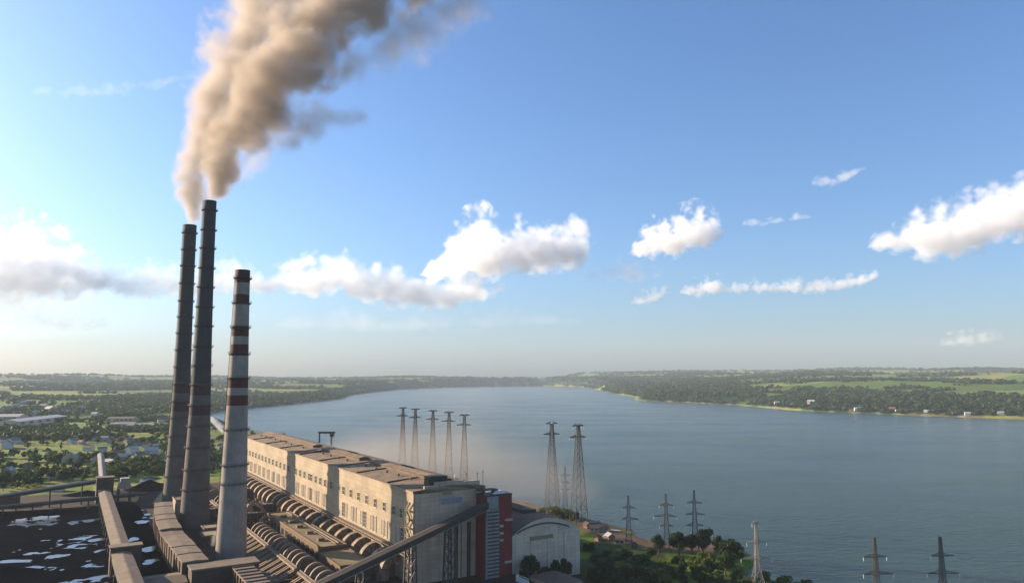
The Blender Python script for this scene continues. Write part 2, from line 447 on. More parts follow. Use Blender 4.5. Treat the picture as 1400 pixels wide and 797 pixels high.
def polar_grid():
    rr = [40.0]
    while rr[-1] < 14500: rr.append(rr[-1] * 1.0125)
    rr = np.array(rr)
    front = np.arange(-56, 56.01, 0.27)
    back = np.arange(56 + 4, 360 - 56 - 1, 4.0)
    an = np.radians(np.concatenate([front, back]))
    A, Rr = np.meshgrid(an, rr)
    x = (Rr * np.sin(A)).ravel(); y = (Rr * np.cos(A)).ravel()
    nA, nR = len(an), len(rr)
    i = np.arange(nR - 1)[:, None]; j = np.arange(nA)[None, :]
    j2 = (j + 1) % nA
    f = np.stack([i * nA + j, i * nA + j2, (i + 1) * nA + j2, (i + 1) * nA + j], -1).reshape(-1, 4)
    return x, y, f, nA
def grid_mesh(name, v, f, smooth=True):
    me = bpy.data.meshes.new(name)
    me.vertices.add(len(v)); me.vertices.foreach_set('co', np.asarray(v, np.float32).ravel())
    me.loops.add(f.size); me.loops.foreach_set('vertex_index', f.ravel().astype(np.int32))
    me.polygons.add(len(f)); me.polygons.foreach_set('loop_start', np.arange(0, f.size, 4, dtype=np.int32))
    me.polygons.foreach_set('loop_total', np.full(len(f), 4, np.int32))
    me.polygons.foreach_set('use_smooth', np.full(len(f), smooth))
    me.update(calc_edges=True); me.validate()
    return me

gx, gy, gf, nA = polar_grid()
gsd = lake_sd(gx, gy)
gz = height(gx, gy, gsd)
# close the middle with a fan so the ground has no hole
me = grid_mesh('ground', np.stack([gx, gy, gz], -1), gf[:, ::-1])
ca = me.color_attributes.new('land', 'FLOAT_COLOR', 'POINT')
lc = land_colour(gx, gy, gsd)
ca.data.foreach_set('color', np.concatenate([lc, np.ones((len(lc), 1))], 1).astype(np.float32).ravel())
gm = bpy.data.materials.new('land'); gm.use_nodes = True
N = gm.node_tree.nodes; L = gm.node_tree.links
b = N['Principled BSDF']; b.inputs['Roughness'].default_value = 0.95; b.inputs['Specular IOR Level'].default_value = 0.1
at_ = N.new('ShaderNodeVertexColor'); at_.layer_name = 'land'
geo = N.new('ShaderNodeNewGeometry')
nz = N.new('ShaderNodeTexNoise'); nz.inputs['Scale'].default_value = 0.06; nz.inputs['Detail'].default_value = 8; nz.inputs['Roughness'].default_value = 0.7
L.new(geo.outputs['Position'], nz.inputs['Vector'])
mr = N.new('ShaderNodeMapRange'); mr.inputs[1].default_value = 0.3; mr.inputs[2].default_value = 0.7; mr.inputs[3].default_value = 0.6; mr.inputs[4].default_value = 1.3
L.new(nz.outputs[0], mr.inputs[0])
mx = N.new('ShaderNodeMixRGB'); mx.blend_type = 'MULTIPLY'; mx.inputs[0].default_value = 1
L.new(at_.outputs[0], mx.inputs[1]); L.new(mr.outputs[0], mx.inputs[2]); L.new(mx.outputs[0], b.inputs['Base Color'])
me.materials.append(gm)
ground = bpy.data.objects.new('ground', me); COL.objects.link(ground); tag(ground, kind='structure')

# near cap under the camera
mb = MB(); mb.add([(40.0 * math.sin(2 * math.pi * i / 48), 40.0 * math.cos(2 * math.pi * i / 48), 0) for i in range(48)], [tuple(range(48))])
tag(mb.build('ground_cap', gm), kind='structure')

# ------------------------------------------------------------------ lake
def water_mat():
    m = bpy.data.materials.new('lake_water'); m.use_nodes = True
    N = m.node_tree.nodes; L = m.node_tree.links
    b = N['Principled BSDF']
    b.inputs['Base Color'].default_value = (0.014, 0.047, 0.041, 1)
    b.inputs['Roughness'].default_value = 0.16
    b.inputs['IOR'].default_value = 1.33
    b.inputs['Specular IOR Level'].default_value = 0.28
    geo = N.new('ShaderNodeNewGeometry')
    mp = N.new('ShaderNodeMapping'); mp.inputs['Rotation'].default_value = (0, 0, R(20)); mp.inputs['Scale'].default_value = (1.0, 2.2, 1.0)
    L.new(geo.outputs['Position'], mp.inputs[0])
    n1 = N.new('ShaderNodeTexNoise'); n1.inputs['Scale'].default_value = 0.09; n1.inputs['Detail'].default_value = 6; n1.inputs['Roughness'].default_value = 0.65
    L.new(mp.outputs[0], n1.inputs['Vector'])
    bp = N.new('ShaderNodeBump'); bp.inputs['Strength'].default_value = 1.0; bp.inputs['Distance'].default_value = 1.9
    m3 = N.new('ShaderNodeMapping'); m3.inputs['Rotation'].default_value = (0, 0, R(12)); m3.inputs['Scale'].default_value = (0.002, 0.006, 1.0)
    L.new(geo.outputs['Position'], m3.inputs[0])
    n3 = N.new('ShaderNodeTexNoise'); n3.inputs['Scale'].default_value = 1.0; n3.inputs['Detail'].default_value = 4
    L.new(m3.outputs[0], n3.inputs['Vector'])
    r3 = N.new('ShaderNodeMapRange'); r3.inputs[1].default_value = 0.38; r3.inputs[2].default_value = 0.6; r3.inputs[3].default_value = 0.72; r3.inputs[4].default_value = 1.0
    L.new(n3.outputs[0], r3.inputs[0]); L.new(r3.outputs[0], bp.inputs['Strength'])
    L.new(n1.outputs[0], bp.inputs['Height']); L.new(bp.outputs[0], b.inputs['Normal'])
    # patches of rougher and smoother wind-ruffled water
    n2 = N.new('ShaderNodeTexNoise'); n2.inputs['Scale'].default_value = 0.004; n2.inputs['Detail'].default_value = 4
    L.new(mp.outputs[0], n2.inputs['Vector'])
    mr = N.new('ShaderNodeMapRange'); mr.inputs[1].default_value = 0.35; mr.inputs[2].default_value = 0.65; mr.inputs[3].default_value = 0.12; mr.inputs[4].default_value = 0.24
    L.new(n2.outputs[0], mr.inputs[0]); L.new(mr.outputs[0], b.inputs['Roughness'])
    return m
M['water'] = water_mat()
from mathutils.geometry import tessellate_polygon
lv = [(float(a), float(c), LAKE_Z) for a, c in zip(LX, LY)]
cxy = (np.mean(LX), np.mean(LY))
# one sheet a little larger than the lake; the ground rises through it at the shore
big = [(-1500, 150, LAKE_Z), (4000, 150, LAKE_Z), (4000, 10500, LAKE_Z), (-1500, 10500, LAKE_Z)]
def offset_poly(pts, d):
    n = len(pts); out = []
    area = sum(pts[i][0] * pts[(i + 1) % n][1] - pts[(i + 1) % n][0] * pts[i][1] for i in range(n))
    sg = 1 if area > 0 else -1
    for i in range(n):
        a = Vector(pts[i - 1][:2]); p = Vector(pts[i][:2]); c = Vector(pts[(i + 1) % n][:2])
        n1 = Vector(((p - a).y, -(p - a).x)).normalized() * sg
        n2 = Vector(((c - p).y, -(c - p).x)).normalized() * sg
        nn = (n1 + n2)
        if nn.length < 0.3: nn = n1
        nn.normalize()
        q = p + nn * d
        out.append((q.x, q.y, LAKE_Z))
    return out
op = offset_poly(lv, 3.0)
tris = tessellate_polygon([[Vector(p) for p in op]])
mb = MB(); mb.add(op, [tuple(t) for t in tris])
lake = mb.build('lake', M['water'])
tag(lake, kind='structure')

def gz_at(x, y):
    return float(height(np.array([x], float), np.array([y], float))[0])
#PART2
# ------------------------------------------------------------------ chimneys
def chimney(name, x, y, h, r0, r1, bands, rings, label, mats, taper):
    """bands: list of (z0, z1, material index); the rest of the shaft takes index given by default(z)"""
    root = empty(name, (x, y, 0), 0, label, 'chimney', 'tall chimneys of the power station')
    def rad(z):
        k = min(z / h, 1.0)
        return r1 + (r0 - r1) * (1 - k) ** taper
    bands = [(b0, min(b1, h), k) for b0, b1, k in bands]
    zs = sorted(set([0.0, h] + [h * i / 40 for i in range(41)] + [b_[0] for b_ in bands] + [b_[1] for b_ in bands]))
    n = 40
    mb = MB()
    for a, c in zip(zs[:-1], zs[1:]):
        if c - a < 0.01: continue
        zc = (a + c) / 2
        mi = 0
        for b0, b1, k in bands:
            if b0 <= zc <= b1: mi = k
        mb.loft([[(rad(z) * math.cos(2 * math.pi * i / n), rad(z) * math.sin(2 * math.pi * i / n), z) for i in range(n)] for z in (a, c)], mi, False, True)
    # lip and inside of the flue
    mb.lathe([(r1, h), (r1 - 0.9, h + 0.05), (r1 - 0.9, h - 14), (0.01, h - 14)], n=n, mi=3)
    o = mb.build('shaft', mats, root, recalc=False)
    bm = bmesh.new(); bm.from_mesh(o.data); bmesh.ops.remove_doubles(bm, verts=bm.verts, dist=0.001); bmesh.ops.recalc_face_normals(bm, faces=bm.faces); bm.to_mesh(o.data); bm.free()
    for z in rings:
        rr = rad(z)
        pm = MB()
        pm.lathe([(rr - 0.1, z), (rr + 1.3, z + 0.05), (rr + 1.3, z + 0.28), (rr - 0.1, z + 0.28), (rr - 0.1, z)], n=32, smooth=False)
        p = pm.build('platform', M['dark_steel'], root)
        rm = MB()
        for dz in (0.8, 1.4):
            rm.lathe([(rr + 1.22, z + dz), (rr + 1.30, z + dz), (rr + 1.30, z + dz + 0.09), (rr + 1.22, z + dz + 0.09), (rr + 1.22, z + dz)], n=32, smooth=False)
        for i in range(16):
            a = 2 * math.pi * i / 16
            rm.bar(((rr + 1.26) * math.cos(a), (rr + 1.26) * math.sin(a), z + 0.2), ((rr + 1.26) * math.cos(a), (rr + 1.26) * math.sin(a), z + 1.45), 0.1)
            rm.bar(((rr - 0.1) * math.cos(a), (rr - 0.1) * math.sin(a), z - 1.2), ((rr + 1.2) * math.cos(a), (rr + 1.2) * math.sin(a), z), 0.14)
        rl = rm.build('railing', M['dark_steel'], p)
    # ladder up the shaft
    lm = MB()
    for sd in (-0.35, 0.35):
        pts = []
        for k in range(41):
            z = h * k / 40
            a = R(-150)
            rr = rad(z) + 0.35
            pts.append((rr * math.cos(a) - sd * math.sin(a), rr * math.sin(a) + sd * math.cos(a), z))
        for a_, b_ in zip(pts[:-1], pts[1:]): lm.bar(a_, b_, 0.14)
    lm.build('ladder', M['dark_steel'], root)
    return root

C1 = (-296.0, 661.0); C2 = (-239.5, 568.0); C3 = (-173.5, 467.0)
def zat(v, Y): return pixd(700, v, Y).z
def vb(Y, *pairs): return [(zat(b_, Y), zat(a_, Y), k) for a_, b_, k in pairs]
Y1, Y2, Y3 = C1[1], C2[1], C3[1]
soot_shade = [M['concrete_dark'], M['band_faded'], M['concrete_soot_shade'], M['coal']]
chimney('power_station_chimney', C1[0], C1[1], 250, 11.2, 5.7,
        vb(Y1, (300, 522, 2), (524, 537, 1), (549, 562, 1)), [zat(v, Y1) for v in (319, 342, 364, 388, 412, 434, 456, 479, 502, 525, 548, 571, 596, 622, 650)],
        'dark smoking chimney behind the tallest, leftmost of the three', soot_shade, 2.4)
chimney('power_station_chimney', C2[0], C2[1], 250, 10.8, 4.9,
        vb(Y2, (265, 524, 2), (527, 540, 1), (554, 567, 1)), [zat(v, Y2) for v in (288, 315, 340, 367, 393, 420, 446, 474, 500, 526, 554, 582, 611, 641, 668)],
        'dark smoking chimney, the tallest, middle of the three', soot_shade, 1.8)
red3 = [M['concrete_pale'], M['band_red'], M['band_red'], M['coal']]
chimney('power_station_chimney', C3[0], C3[1], 180, 9.3, 4.4,
        vb(Y3, (368, 387, 1), (403, 416, 1), (446, 460, 1), (471, 486, 1), (516, 530, 1), (540, 554, 1)), [zat(v, Y3) for v in (381, 415, 448, 484, 517, 587, 635, 660)],
        'pale concrete chimney with red painted bands and no smoke', red3, 1.22)

# ------------------------------------------------------------------ main boiler hall
hall = plant_thing('boiler_hall', 0, 0, 0, 'long cream boiler hall with rows of dark windows and a brown felt roof', 'power station')
HO = (0, 0, 0)
SECT = [(0, 127), (133, 240), (246, 440)]
W, EAVE = 45.0, 49.0
# three long walls with recessed joints between them
for k, (a, c) in enumerate(SECT):
    mb = MB(HO); mb.box(a, c, 0, 1.2, 0, EAVE - 0.05); mb.box(a, c, -0.35, 1.25, EAVE - 0.9, EAVE + 0.35)
    mb.build('long_wall', [M['wall_cream']], hall)
mb = MB(HO)
for a, c in ((127, 133), (240, 246)): mb.box(a + .002, c - .002, 0.02, 1.2, 0, EAVE - .05); mb.box(a + .002, c - .002, -.34, 1.24, EAVE - .9, EAVE + .34)
mb.build('joint_wall', M['wall_cream'], hall)
# end wall with stepped parapet
mb = MB(HO)
prof = [(1.2, 0), (W, 0), (W, 47.6), (41.5, 47.6), (41.5, 52.6), (31, 52.6), (31, 53.4), (13, 53.4), (13, 51.6), (6.5, 51.6), (6.5, 49.6), (1.2, 49.2)]
mb.loft([[(0, t, z) for t, z in prof], [(1.4, t, z) for t, z in prof]], 0, True)
ew = mb.build('end_wall', M['wall_grey'], hall)
mb = MB(HO); mb.box(438.5, 440, 1.2, W, 0, 51); mb.box(1.4, 438.5, W - 1.2, W, 0, 47.5); mb.build('rear_wall', M['wall_grey'], hall)
mb = MB(HO); mb.box(-0.12, -0.002, 17, 30, 41.2, 44.2); mb.build('painted_panel', M['blue_faded'], ew)
mb = MB(HO); mb.box(-0.10, -0.002, 17.5, 23.5, 46, 48.4); mb.build('painted_panel', M['sand_faded'], ew)
for tt in (25.5, 33.5):
    mb = MB(HO); mb.box(-0.9, -0.002, tt, tt + 1.8, 0, 30); mb.build('pilaster', M['roof_dark'], ew)
mb = MB(HO)
for tt in (29.5, 39.0): mb.box(-0.25, -0.002, tt, tt + 0.4, 0, 33)
mb.build('downpipe', M['rust_steel'], ew)
# roofs: each section a low double slope with a raised monitor along its ridge
def roof_section(a, c, hip):
    mb = MB(HO)
    pr = lambda s, f=1.0: [(s, -0.6, EAVE + 0.36), (s, 11, EAVE + 0.36 + 1.1 * f), (s, 24, EAVE + 0.36 + 2.0 * f), (s, 36, EAVE + 0.36 + 1.2 * f), (s, W + 0.4, EAVE + 0.36)]
    base = lambda s: [(s, W + 0.4, EAVE - 1.2), (s, -0.6, EAVE - 0.02 + 0.4)]
    rings = []
    n = 8
    for i in range(n + 1):
        s = a + (c - a) * i / n
        f = 1.0 if not hip else min(1.0, 0.25 + i * 0.5)
        rings.append(pr(s, 1.0) + [(s, W + 0.4, EAVE - 1.2), (s, -0.6, EAVE - 1.2)][:1] + [(s, 1.3, EAVE - 1.2)])
    mb.loft(rings, 0, True)
    r = mb.build('roof', M['roof_felt'], hall)
    # ridge monitor
    m2 = MB(HO)
    m2.box(a + 9, c - 6, 20.5, 28.5, EAVE + 1.8, EAVE + 4.0, 0)
    m2.build('monitor', M['roof_rust'], r)
    m3 = MB(HO); m3.loft([[(s, 19.6, EAVE + 4.0), (s, 24.5, EAVE + 5.1), (s, 29.4, EAVE + 4.0), (s, 24.5, EAVE + 4.3)] for s in (a + 8.4, c - 5.4)], 0, True)
    m3.build('monitor_roof', M['roof_felt'], r)
    # upstand seams across the felt
    m4 = MB(HO)
    for s in np.arange(a + 38, c - 10, 52):
        m4.bar((s, 0, EAVE + 0.8), (s, 20, EAVE + 2.3), 0.7, 0.9)
    m4.bar((a + 4, 37, EAVE + 1.9), (c - 4, 37, EAVE + 1.9), 0.8, 1.6)
    m4.build('upstand', M['roof_dark'], r)
    for s in np.arange(a + 16, c - 12, 19):
        m5 = MB(HO)
        m5.lathe([(0.7, EAVE + 1.2), (0.7, EAVE + 2.6), (1.0, EAVE + 2.7), (0.3, EAVE + 3.2)], c=(s, 14), n=10, caps=True)
        m5.build('ventilator', M['duct_pale'], r)
for a, c in SECT: roof_section(a, c, False)
mb = MB(HO); mb.box(3, 9, 10.5, 22, EAVE + 1.3, EAVE + 6.8); ph = mb.build('penthouse', M['roof_dark'], hall)
mb = MB(HO); mb.box(2.7, 9.3, 10.2, 22.3, EAVE + 6.8, EAVE + 7.2); mb.build('penthouse_roof', M['dark_steel'], ph)
for tt, hh in ((33, 4.5), (40.3, 4.2), (44, 5.0), (25.5, 4)):
    mb = MB(HO); mb.bar((0.7, tt, 47), (0.7, tt, 53 + hh), 0.28); mb.bar((0.7, tt - 0.7, 52 + hh), (0.7, tt + 0.7, 52 + hh), 0.18); mb.build('mast', M['white_paint'] if tt == 25.5 else M['dark_steel'], hall)
# windows of the upper band, with the grey band behind them
mb = MB(HO)
for a, c in SECT: mb.box(a + 2, c - 2, -0.06, -0.003, 32.6, 38.2)
mb.build('window_band', M['sand_faded'], hall)
def window(s, w, z0, z1, glass, lw=0.35, muntins=1):
    mb = MB((s, -0.06, z0))
    for a, c, e, f in ((s, s + w, z0 - .35, z0), (s, s + w, z1, z1 + .35)): mb.box(a, c, -0.38, -0.06, e, f)
    for a in (s, s + w - .3): mb.box(a, a + .3, -0.34, -0.065, z0, z1)
    for k in range(muntins):
        zz = z0 + (z1 - z0) * (k + 1) / (muntins + 1)
        mb.box(s + .31, s + w - .31, -0.22, -0.12, zz - .1, zz + .1)
    mb.box(s + w / 2 - .1, s + w / 2 + .1, -0.24, -0.121, z0 + .01, z1 - .01)
    o = mb.build('window', M['trim_pale'], None)
    g = MB((s, -0.06, z0)); g.box(s + .3, s + w - .3, -0.12, -0.062, z0, z1); p = g.build('pane', glass, None)
    p.location = (0, 0, 0); p.rotation_euler = (0, 0, 0); p.parent = o
    o.parent = hall; o.location = (s, 0.06, z0); o.rotation_euler = (0, 0, 0)
    KIDS.setdefault(hall.name, []).append(o); KIDS.setdefault(o.name, []).append(p)
    return o
rnd = random.Random(5)
proto = window(14, 4.6, 33.0, 37.8, M['glass_dark'])
def put_window(p, s, z):
    c = copy_tree(p, hall); c.location = (s, 0.06, z)
for s in (24.5 + 14.6 * k for k in range(7)): put_window(proto, s, 33.0)
for s in (139, 152.5, 164, 175.5, 187, 192.5, 205, 217, 229): put_window(proto, s, 33.0)
for k in range(14): put_window(proto, 252 + 13.2 * k, 33.0)
pr2 = window(6, 4.2, 18.6, 27.6, M['glass_pale'], muntins=3)
pr3 = window(12.5, 4.2, 18.6, 27.6, M['glass_dark'], muntins=3)
pos = []
for a, c in SECT:
    s = a + 18
    while s < c - 8:
        for q in range(2):
            pos.append(s); s += 5.6
        s += 6.5
pos = pos[:62]
for s in pos: put_window(pr3 if rnd.random() < 0.12 else pr2, s, 18.6)
# ledge pipe rack along the foot of the wall, annex under it
mb = MB(HO); mb.box(4, 436, -2.6, -0.4, 15.9, 16.7); mb.box(4, 436, -3.2, -2.4, 14.6, 15.2)
mb.build('ledge', M['duct_steel'], hall)
mb = MB(HO)
for s in np.arange(8, 434, 6): mb.bar((s, -0.2, 13.2), (s, -2.8, 15.8), 0.3); mb.bar((s, -2.7, 16.7), (s, -2.7, 18.0), 0.12)
mb.bar((4, -2.7, 18.0), (436, -2.7, 18.0), 0.14)
mb.build('ledge_bracket', M['rust_steel'], hall)
# outside stair at the corner
mb = MB(HO)
for k in range(9):
    z = 2 + 4.6 * k
    mb.box(1.2, 6.6, -2.1, -0.4, z, z + 0.25)
    mb.bar((1.4 if k % 2 else 6.3, -1.3, z + .2), (6.3 if k % 2 else 1.4, -1.3, z + 4.6), 0.9, 0.25)
    mb.bar((1.2, -2.05, z + 1.2), (6.6, -2.05, z + 1.2), 0.1)
for s in (1.3, 6.5): mb.bar((s, -2.0, 0), (s, -2.0, 44), 0.22)
mb.build('fire_escape', M['sand_faded'], hall)

# ------------------------------------------------------------------ red stair tower
tw = plant_thing('stair_tower', -5, 48, 0, 'dark red stair tower with a pale louvred strip at the end of the boiler hall', 'tower')
TO = (-5, 48, 0)
mb = MB(TO); mb.box(-10, -0.01, 39.3, 57.2, -2, 44.6); mb.build('shaft', M['red_clad'], tw)
mb = MB(TO); mb.box(-10.25, -0.3, 39.05, 57.45, 44.6, 45.3); mb.build('parapet', M['dark_steel'], tw)
mb = MB(TO); mb.box(-11.2, -10.002, 40.2, 48.2, -1.5, 37.2); mb.box(-10.6, -10.003, 40.6, 48.0, 37.4, 44.4); mb.box(-11.6, -10.01, 39.6, 40.2, -1.5, 37.4)
lv_ = mb.build('louvre_panel', M['louver'], tw)
mb = MB(TO)
for k in range(19):
    z = -0.4 + 2.0 * k
    mb.box(-11.55, -11.203, 40.25, 48.15, z, z + 0.75)
mb.build('louvre_blades', M['dark_steel'], lv_)
for z, t0, t1 in ((30.2, 52.3, 57), (27.2, 48.6, 51), (23.2, 48.6, 51), (19.4, 48.6, 51), (7.0, 52.2, 57.0)):
    mb = MB(TO); mb.box(-11.1, -10.002, t0, t1, z, z + 1.1); mb.build('canopy', M['trim_pale'], tw)
mb = MB(TO); mb.box(-6, -1.5, 38.2, 50, 47.2, 47.9); mb.box(-5, -4, 41, 42, 45.2, 47.3); mb.box(-5, -4, 47, 48, 45.2, 47.3); mb.build('roof_slab', M['dark_steel'], tw)
mb = MB(TO); mb.loft([[(-8.5, 46.5, 45.3), (-8.5, 54.5, 45.3), (-8.5, 50.5, 47.4)], [(-2, 46.5, 45.3), (-2, 54.5, 45.3), (-2, 50.5, 47.4)]], 0, True); mb.build('roof_light', M['white_paint'], tw)

# ------------------------------------------------------------------ turbine hall with barrel roof
th = plant_thing('turbine_hall', 0, 80, 0, 'lower white turbine hall with an arched end wall and brown barrel roof', 'power station')
HT = (0, 80, 0)
T0, T1, S0, S1 = 57.6, 105.6, -10.0, 432.0
def arch(t0, t1, ze, zc, n=14):
    return [(t0 + (t1 - t0) * i / n, ze + (zc - ze) * math.sin(math.pi * i / n) ** 0.85) for i in range(n + 1)]
ar = arch(T0, T1, 20.5, 29.0)
mb = MB(HT); mb.loft([[(s, t, z) for t, z in ar] + [(s, T1, -7.5), (s, T0, -7.5)] for s in (S0, S0 + 1)], 0, True); e2 = mb.build('end_wall', M['wall_white'], th)
ar2 = arch(T0 + 3, T1 - 8, 22.9, 26.7)
mb = MB(HT); mb.loft([[(s, t, z) for t, z in ar2] + [(s, t, z - 0.9) for t, z in ar2][::-1] for s in (S0 - 0.5, S0 - 0.003)], 0, True); mb.build('arched_cornice', M['concrete_dark'], e2)
mb = MB(HT); mb.box(S0 - 0.15, S0 - 0.004, 70, 86, 17.2, 19.4); mb.build('painted_panel', M['sand_faded'], e2)
for tt in (69.5, 81.5, 93.5):
    mb = MB(HT); mb.box(S0 - 0.12, S0 - 0.005, tt, tt + 0.35, -6, 20); mb.build('rib', M['concrete_pale'], e2)
mb = MB(HT)
mb.box(S0 + 1.01, S1, T1 - 1, T1 - 0.01, -7.5, 20.4); mb.box(S1, S1 + 1, T0, T1, -7.5, 20.4); mb.build('side_wall', M['wall_white'], th)
o_ = arch(T0 - 0.3, T1 + 0.5, 20.6, 29.3); i_ = arch(T0 - 0.3, T1 + 0.5, 20.0, 28.6)
mb = MB(HT)
mb.loft([[(s, t, z) for t, z in o_] + [(s, t, z) for t, z in i_][::-1] for s in np.linspace(S0 + 1.02, S1, 18)], 0, True)
rf = mb.build('barrel_roof', M['roof_rust'], th)
mb = MB(HT)
mb.box(8, S1 - 10, 77, 86, 28.4, 31.0)
mb.build('ridge_monitor', M['roof_dark'], rf)
mb = MB(HT); mb.box(2.0, 436, 45.3, 57.2, 0, 34); mb.build('deaerator_bay', M['wall_grey'], th)

# ------------------------------------------------------------------ inclined coal conveyor into the end of the hall
cv = plant_thing('coal_conveyor', -12, -20, 0, 'enclosed inclined coal conveyor climbing across the end wall to the stair tower', 'conveyor')
CO = (-12, -20, 0)
ca_, cb_ = (-15.5, -75.0, 3.4), (-12.0, 39.0, 38.3)
def inclined_gallery(mb_roof, mb_side, a, b, w, h):
    """enclosed gallery: floor line a-b, width w across s, height h"""
    ang = [(-w / 2, 0), (w / 2, 0), (w / 2, h), (0, h + 0.7), (-w / 2, h)]
    ra = [(a[0] + x, a[1], a[2] + z) for x, z in ang]; rb = [(b[0] + x, b[1], b[2] + z) for x, z in ang]
    mb_side.loft([ra, rb], 0, True)
    o = 0.35
    for x0, z0, x1, z1 in ((-w / 2 - o, h - 0.1, 0, h + 0.72), (0, h + 0.72, w / 2 + o, h - 0.1)):
        mb_roof.loft([[(p[0] + x0, p[1], p[2] + z0 + .03), (p[0] + x1, p[1], p[2] + z1 + .03), (p[0] + x1, p[1], p[2] + z1 + 0.32), (p[0] + x0, p[1], p[2] + z0 + 0.32)] for p in (a, b)], 0, True)
ms, mr_ = MB(CO), MB(CO)
inclined_gallery(mr_, ms, ca_, cb_, 6.4, 3.2)
ms.build('gallery', M['conveyor_clad'], cv); mr_.build('gallery_roof', M['roof_dark'], cv)
mb = MB(CO)
for k in range(2):
    for sgn in (-1, 1):
        p0 = Vector(ca_) + Vector((sgn * 3.3, 0, 0.3)); p1 = Vector(cb_) + Vector((sgn * 3.3, 0, 0.3)); mb.bar(p0, p1, 0.5, 0.5)
mb.build('girder', M['trim_pale'], cv)
for f in (0.16, 0.36, 0.595, 0.80):
    p = Vector(ca_).lerp(Vector(cb_), f)
    mb = MB(CO)
    for sx in (-2.4, 2.4):
        for tx in (-1.8, 1.8): mb.bar((p.x + sx * 1.2, p.y + tx * 1.4, -0.5), (p.x + sx, p.y + tx, p.z), 0.75)
    n = max(2, int(p.z / 6))
    for k in range(n):
        z0, z1 = p.z * k / n, p.z * (k + 1) / n
        for sx in (-2.6, 2.6): mb.bar((p.x + sx, p.y - 2, z0), (p.x + sx, p.y + 2, z1), 0.32); mb.bar((p.x + sx, p.y + 2, z1), (p.x + sx, p.y - 2, z1), 0.3)
        mb.bar((p.x - 2.6, p.y - 2, z0), (p.x + 2.6, p.y - 2, z1), 0.32)
    mb.build('trestle', M['dark_steel'], cv)

# ------------------------------------------------------------------ flue ducts at the foot of the hall
def flue_duct(first, s, label):
    if first is None:
        t = plant_thing('flue_duct', 0, -6, 0, label, 'duct', 'curved flue ducts along the foot of the boiler hall')
        OO = (0, -6, 0)
        rings = []
        for k in range(11):
            a = R(90) * k / 10
            cx_, cz_ = -2.0, 5.0
            r_o, r_i = 9.4, 4.6
            pt = lambda r: (cx_ - r * math.sin(a), cz_ + r * 0.93 * math.cos(a))
            (to, zo), (ti, zi) = pt(r_o), pt(r_i)
            rings.append([(-2.0, to, zo), (2.0, to, zo), (2.0, ti, zi), (-2.0, ti, zi)])
        rings.insert(0, [(-2.0, 0.3, 13.74), (2.0, 0.3, 13.74), (2.0, 0.3, 9.28), (-2.0, 0.3, 9.28)])
        rings.append([(-1.8, -11.2, 0.0), (1.8, -11.2, 0.0), (1.8, -6.8, 0.0), (-1.8, -6.8, 0.0)])
        mb = MB(OO); mb.loft(rings, 0, True); mb.build('bend', M['duct_pale'], t)
        mb = MB(OO)
        for k in (1, 4, 7, 10):
            rg = [Vector(p) for p in rings[k]]; c = sum(rg, Vector()) / 4
            q = [c + (p - c) * 1.09 for p in rg]
            d = (sum((Vector(p) for p in rings[k + 1]), Vector()) / 4 - c).normalized() * 0.22
            mb.loft([[p - d for p in q], [p + d for p in q]], 0, True)
        mb.build('flange', M['rust_steel'], t)
        mb = MB(OO); mb.box(-1.5, 1.5, -12.8, -11.3, 0, 4.2); mb.box(2.6, 3.2, -13.0, -1, 0, 7.5); mb.build('support', M['roof_rust'], t)
        return t
    t = copy_tree(first); x, y = P(s, -6); t.location = (x, y, 0); t['label'] = label
    return t
fd = None
nd = 26
for k in range(nd):
    s = 18 + 16.3 * k
    lab = 'pale brown curved flue duct at the hall foot, %s from the near corner' % ORD[k]
    if fd is None:
        fd = flue_duct(None, s, lab); x, y = P(s, -6); fd.location = (x, y, 0)
    else: flue_duct(fd, s, lab)

# ------------------------------------------------------------------ draught fans with slanting inlet ducts
def fan(first, s, label):
    if first is None:
        t = plant_thing('draught_fan', 0, -47, 0, label, 'fan', 'draught fans with slanting inlet ducts beside the chimneys')
        OO = (0, -47, 0)
        n = 20
        def drum(s0, s1, r, ct, cz): return [[(s_, ct + r * math.cos(2 * math.pi * i / n), cz + r * math.sin(2 * math.pi * i / n)) for i in range(n)] for s_ in (s0, s1)]
        mb = MB(OO); mb.loft(drum(-2.3, 2.3, 5.0, -45.5, 6.6), 0, True, True)
        mb.build('scroll_casing', M['rust_steel'], t)
        mb = MB(OO)
        mb.loft(drum(-0.75, 0.75, 6.3, -45.5, 6.6), 0, True, True)
        mb.build('casing_rim', M['duct_pale'], t)
        mb = MB(OO); mb.loft(drum(2.31, 4.0, 1.6, -45.5, 5.6), 0, True, True); mb.build('motor', M['dark_steel'], t)
        for ds in (-1.7, 1.1):
            mb = MB(OO)
            mb.bar((ds, -50.0, 7.0), (ds - .4, -63.5, 1.0), 1.25, 1.5)
            mb.bar((ds - .4, -63.5, 1.0), (ds - .4, -67.5, 0.8), 1.3, 1.5)
            mb.build('inlet_duct', M['duct_pale'], t)
        mb = MB(OO); mb.box(-3.2, 3.2, -42.0, -38.5, 0, 6.5); mb.build('outlet_duct', M['roof_rust'], t)
        mb = MB(OO); mb.box(-3.0, 3.0, -50.5, -41, 0, 1.2); mb.build('plinth', M['concrete_dark'], t)
        return t
    t = copy_tree(first); x, y = P(s, -47); t.location = (x, y, 0); t['label'] = label
    return t
ff = None
fs = [-4, 5.5, 15, 24.5] + [41 + 9.2 * k for k in range(13)] + [256 + 11.5 * k for k in range(11)]
for k, s in enumerate(fs):
    lab = 'brown drum-shaped draught fan with slanting ducts, %s from the near end of the row' % ORD[k]
    if ff is None: ff = fan(None, s, lab); x, y = P(s, -47); ff.location = (x, y, 0)
    else: fan(ff, s, lab)
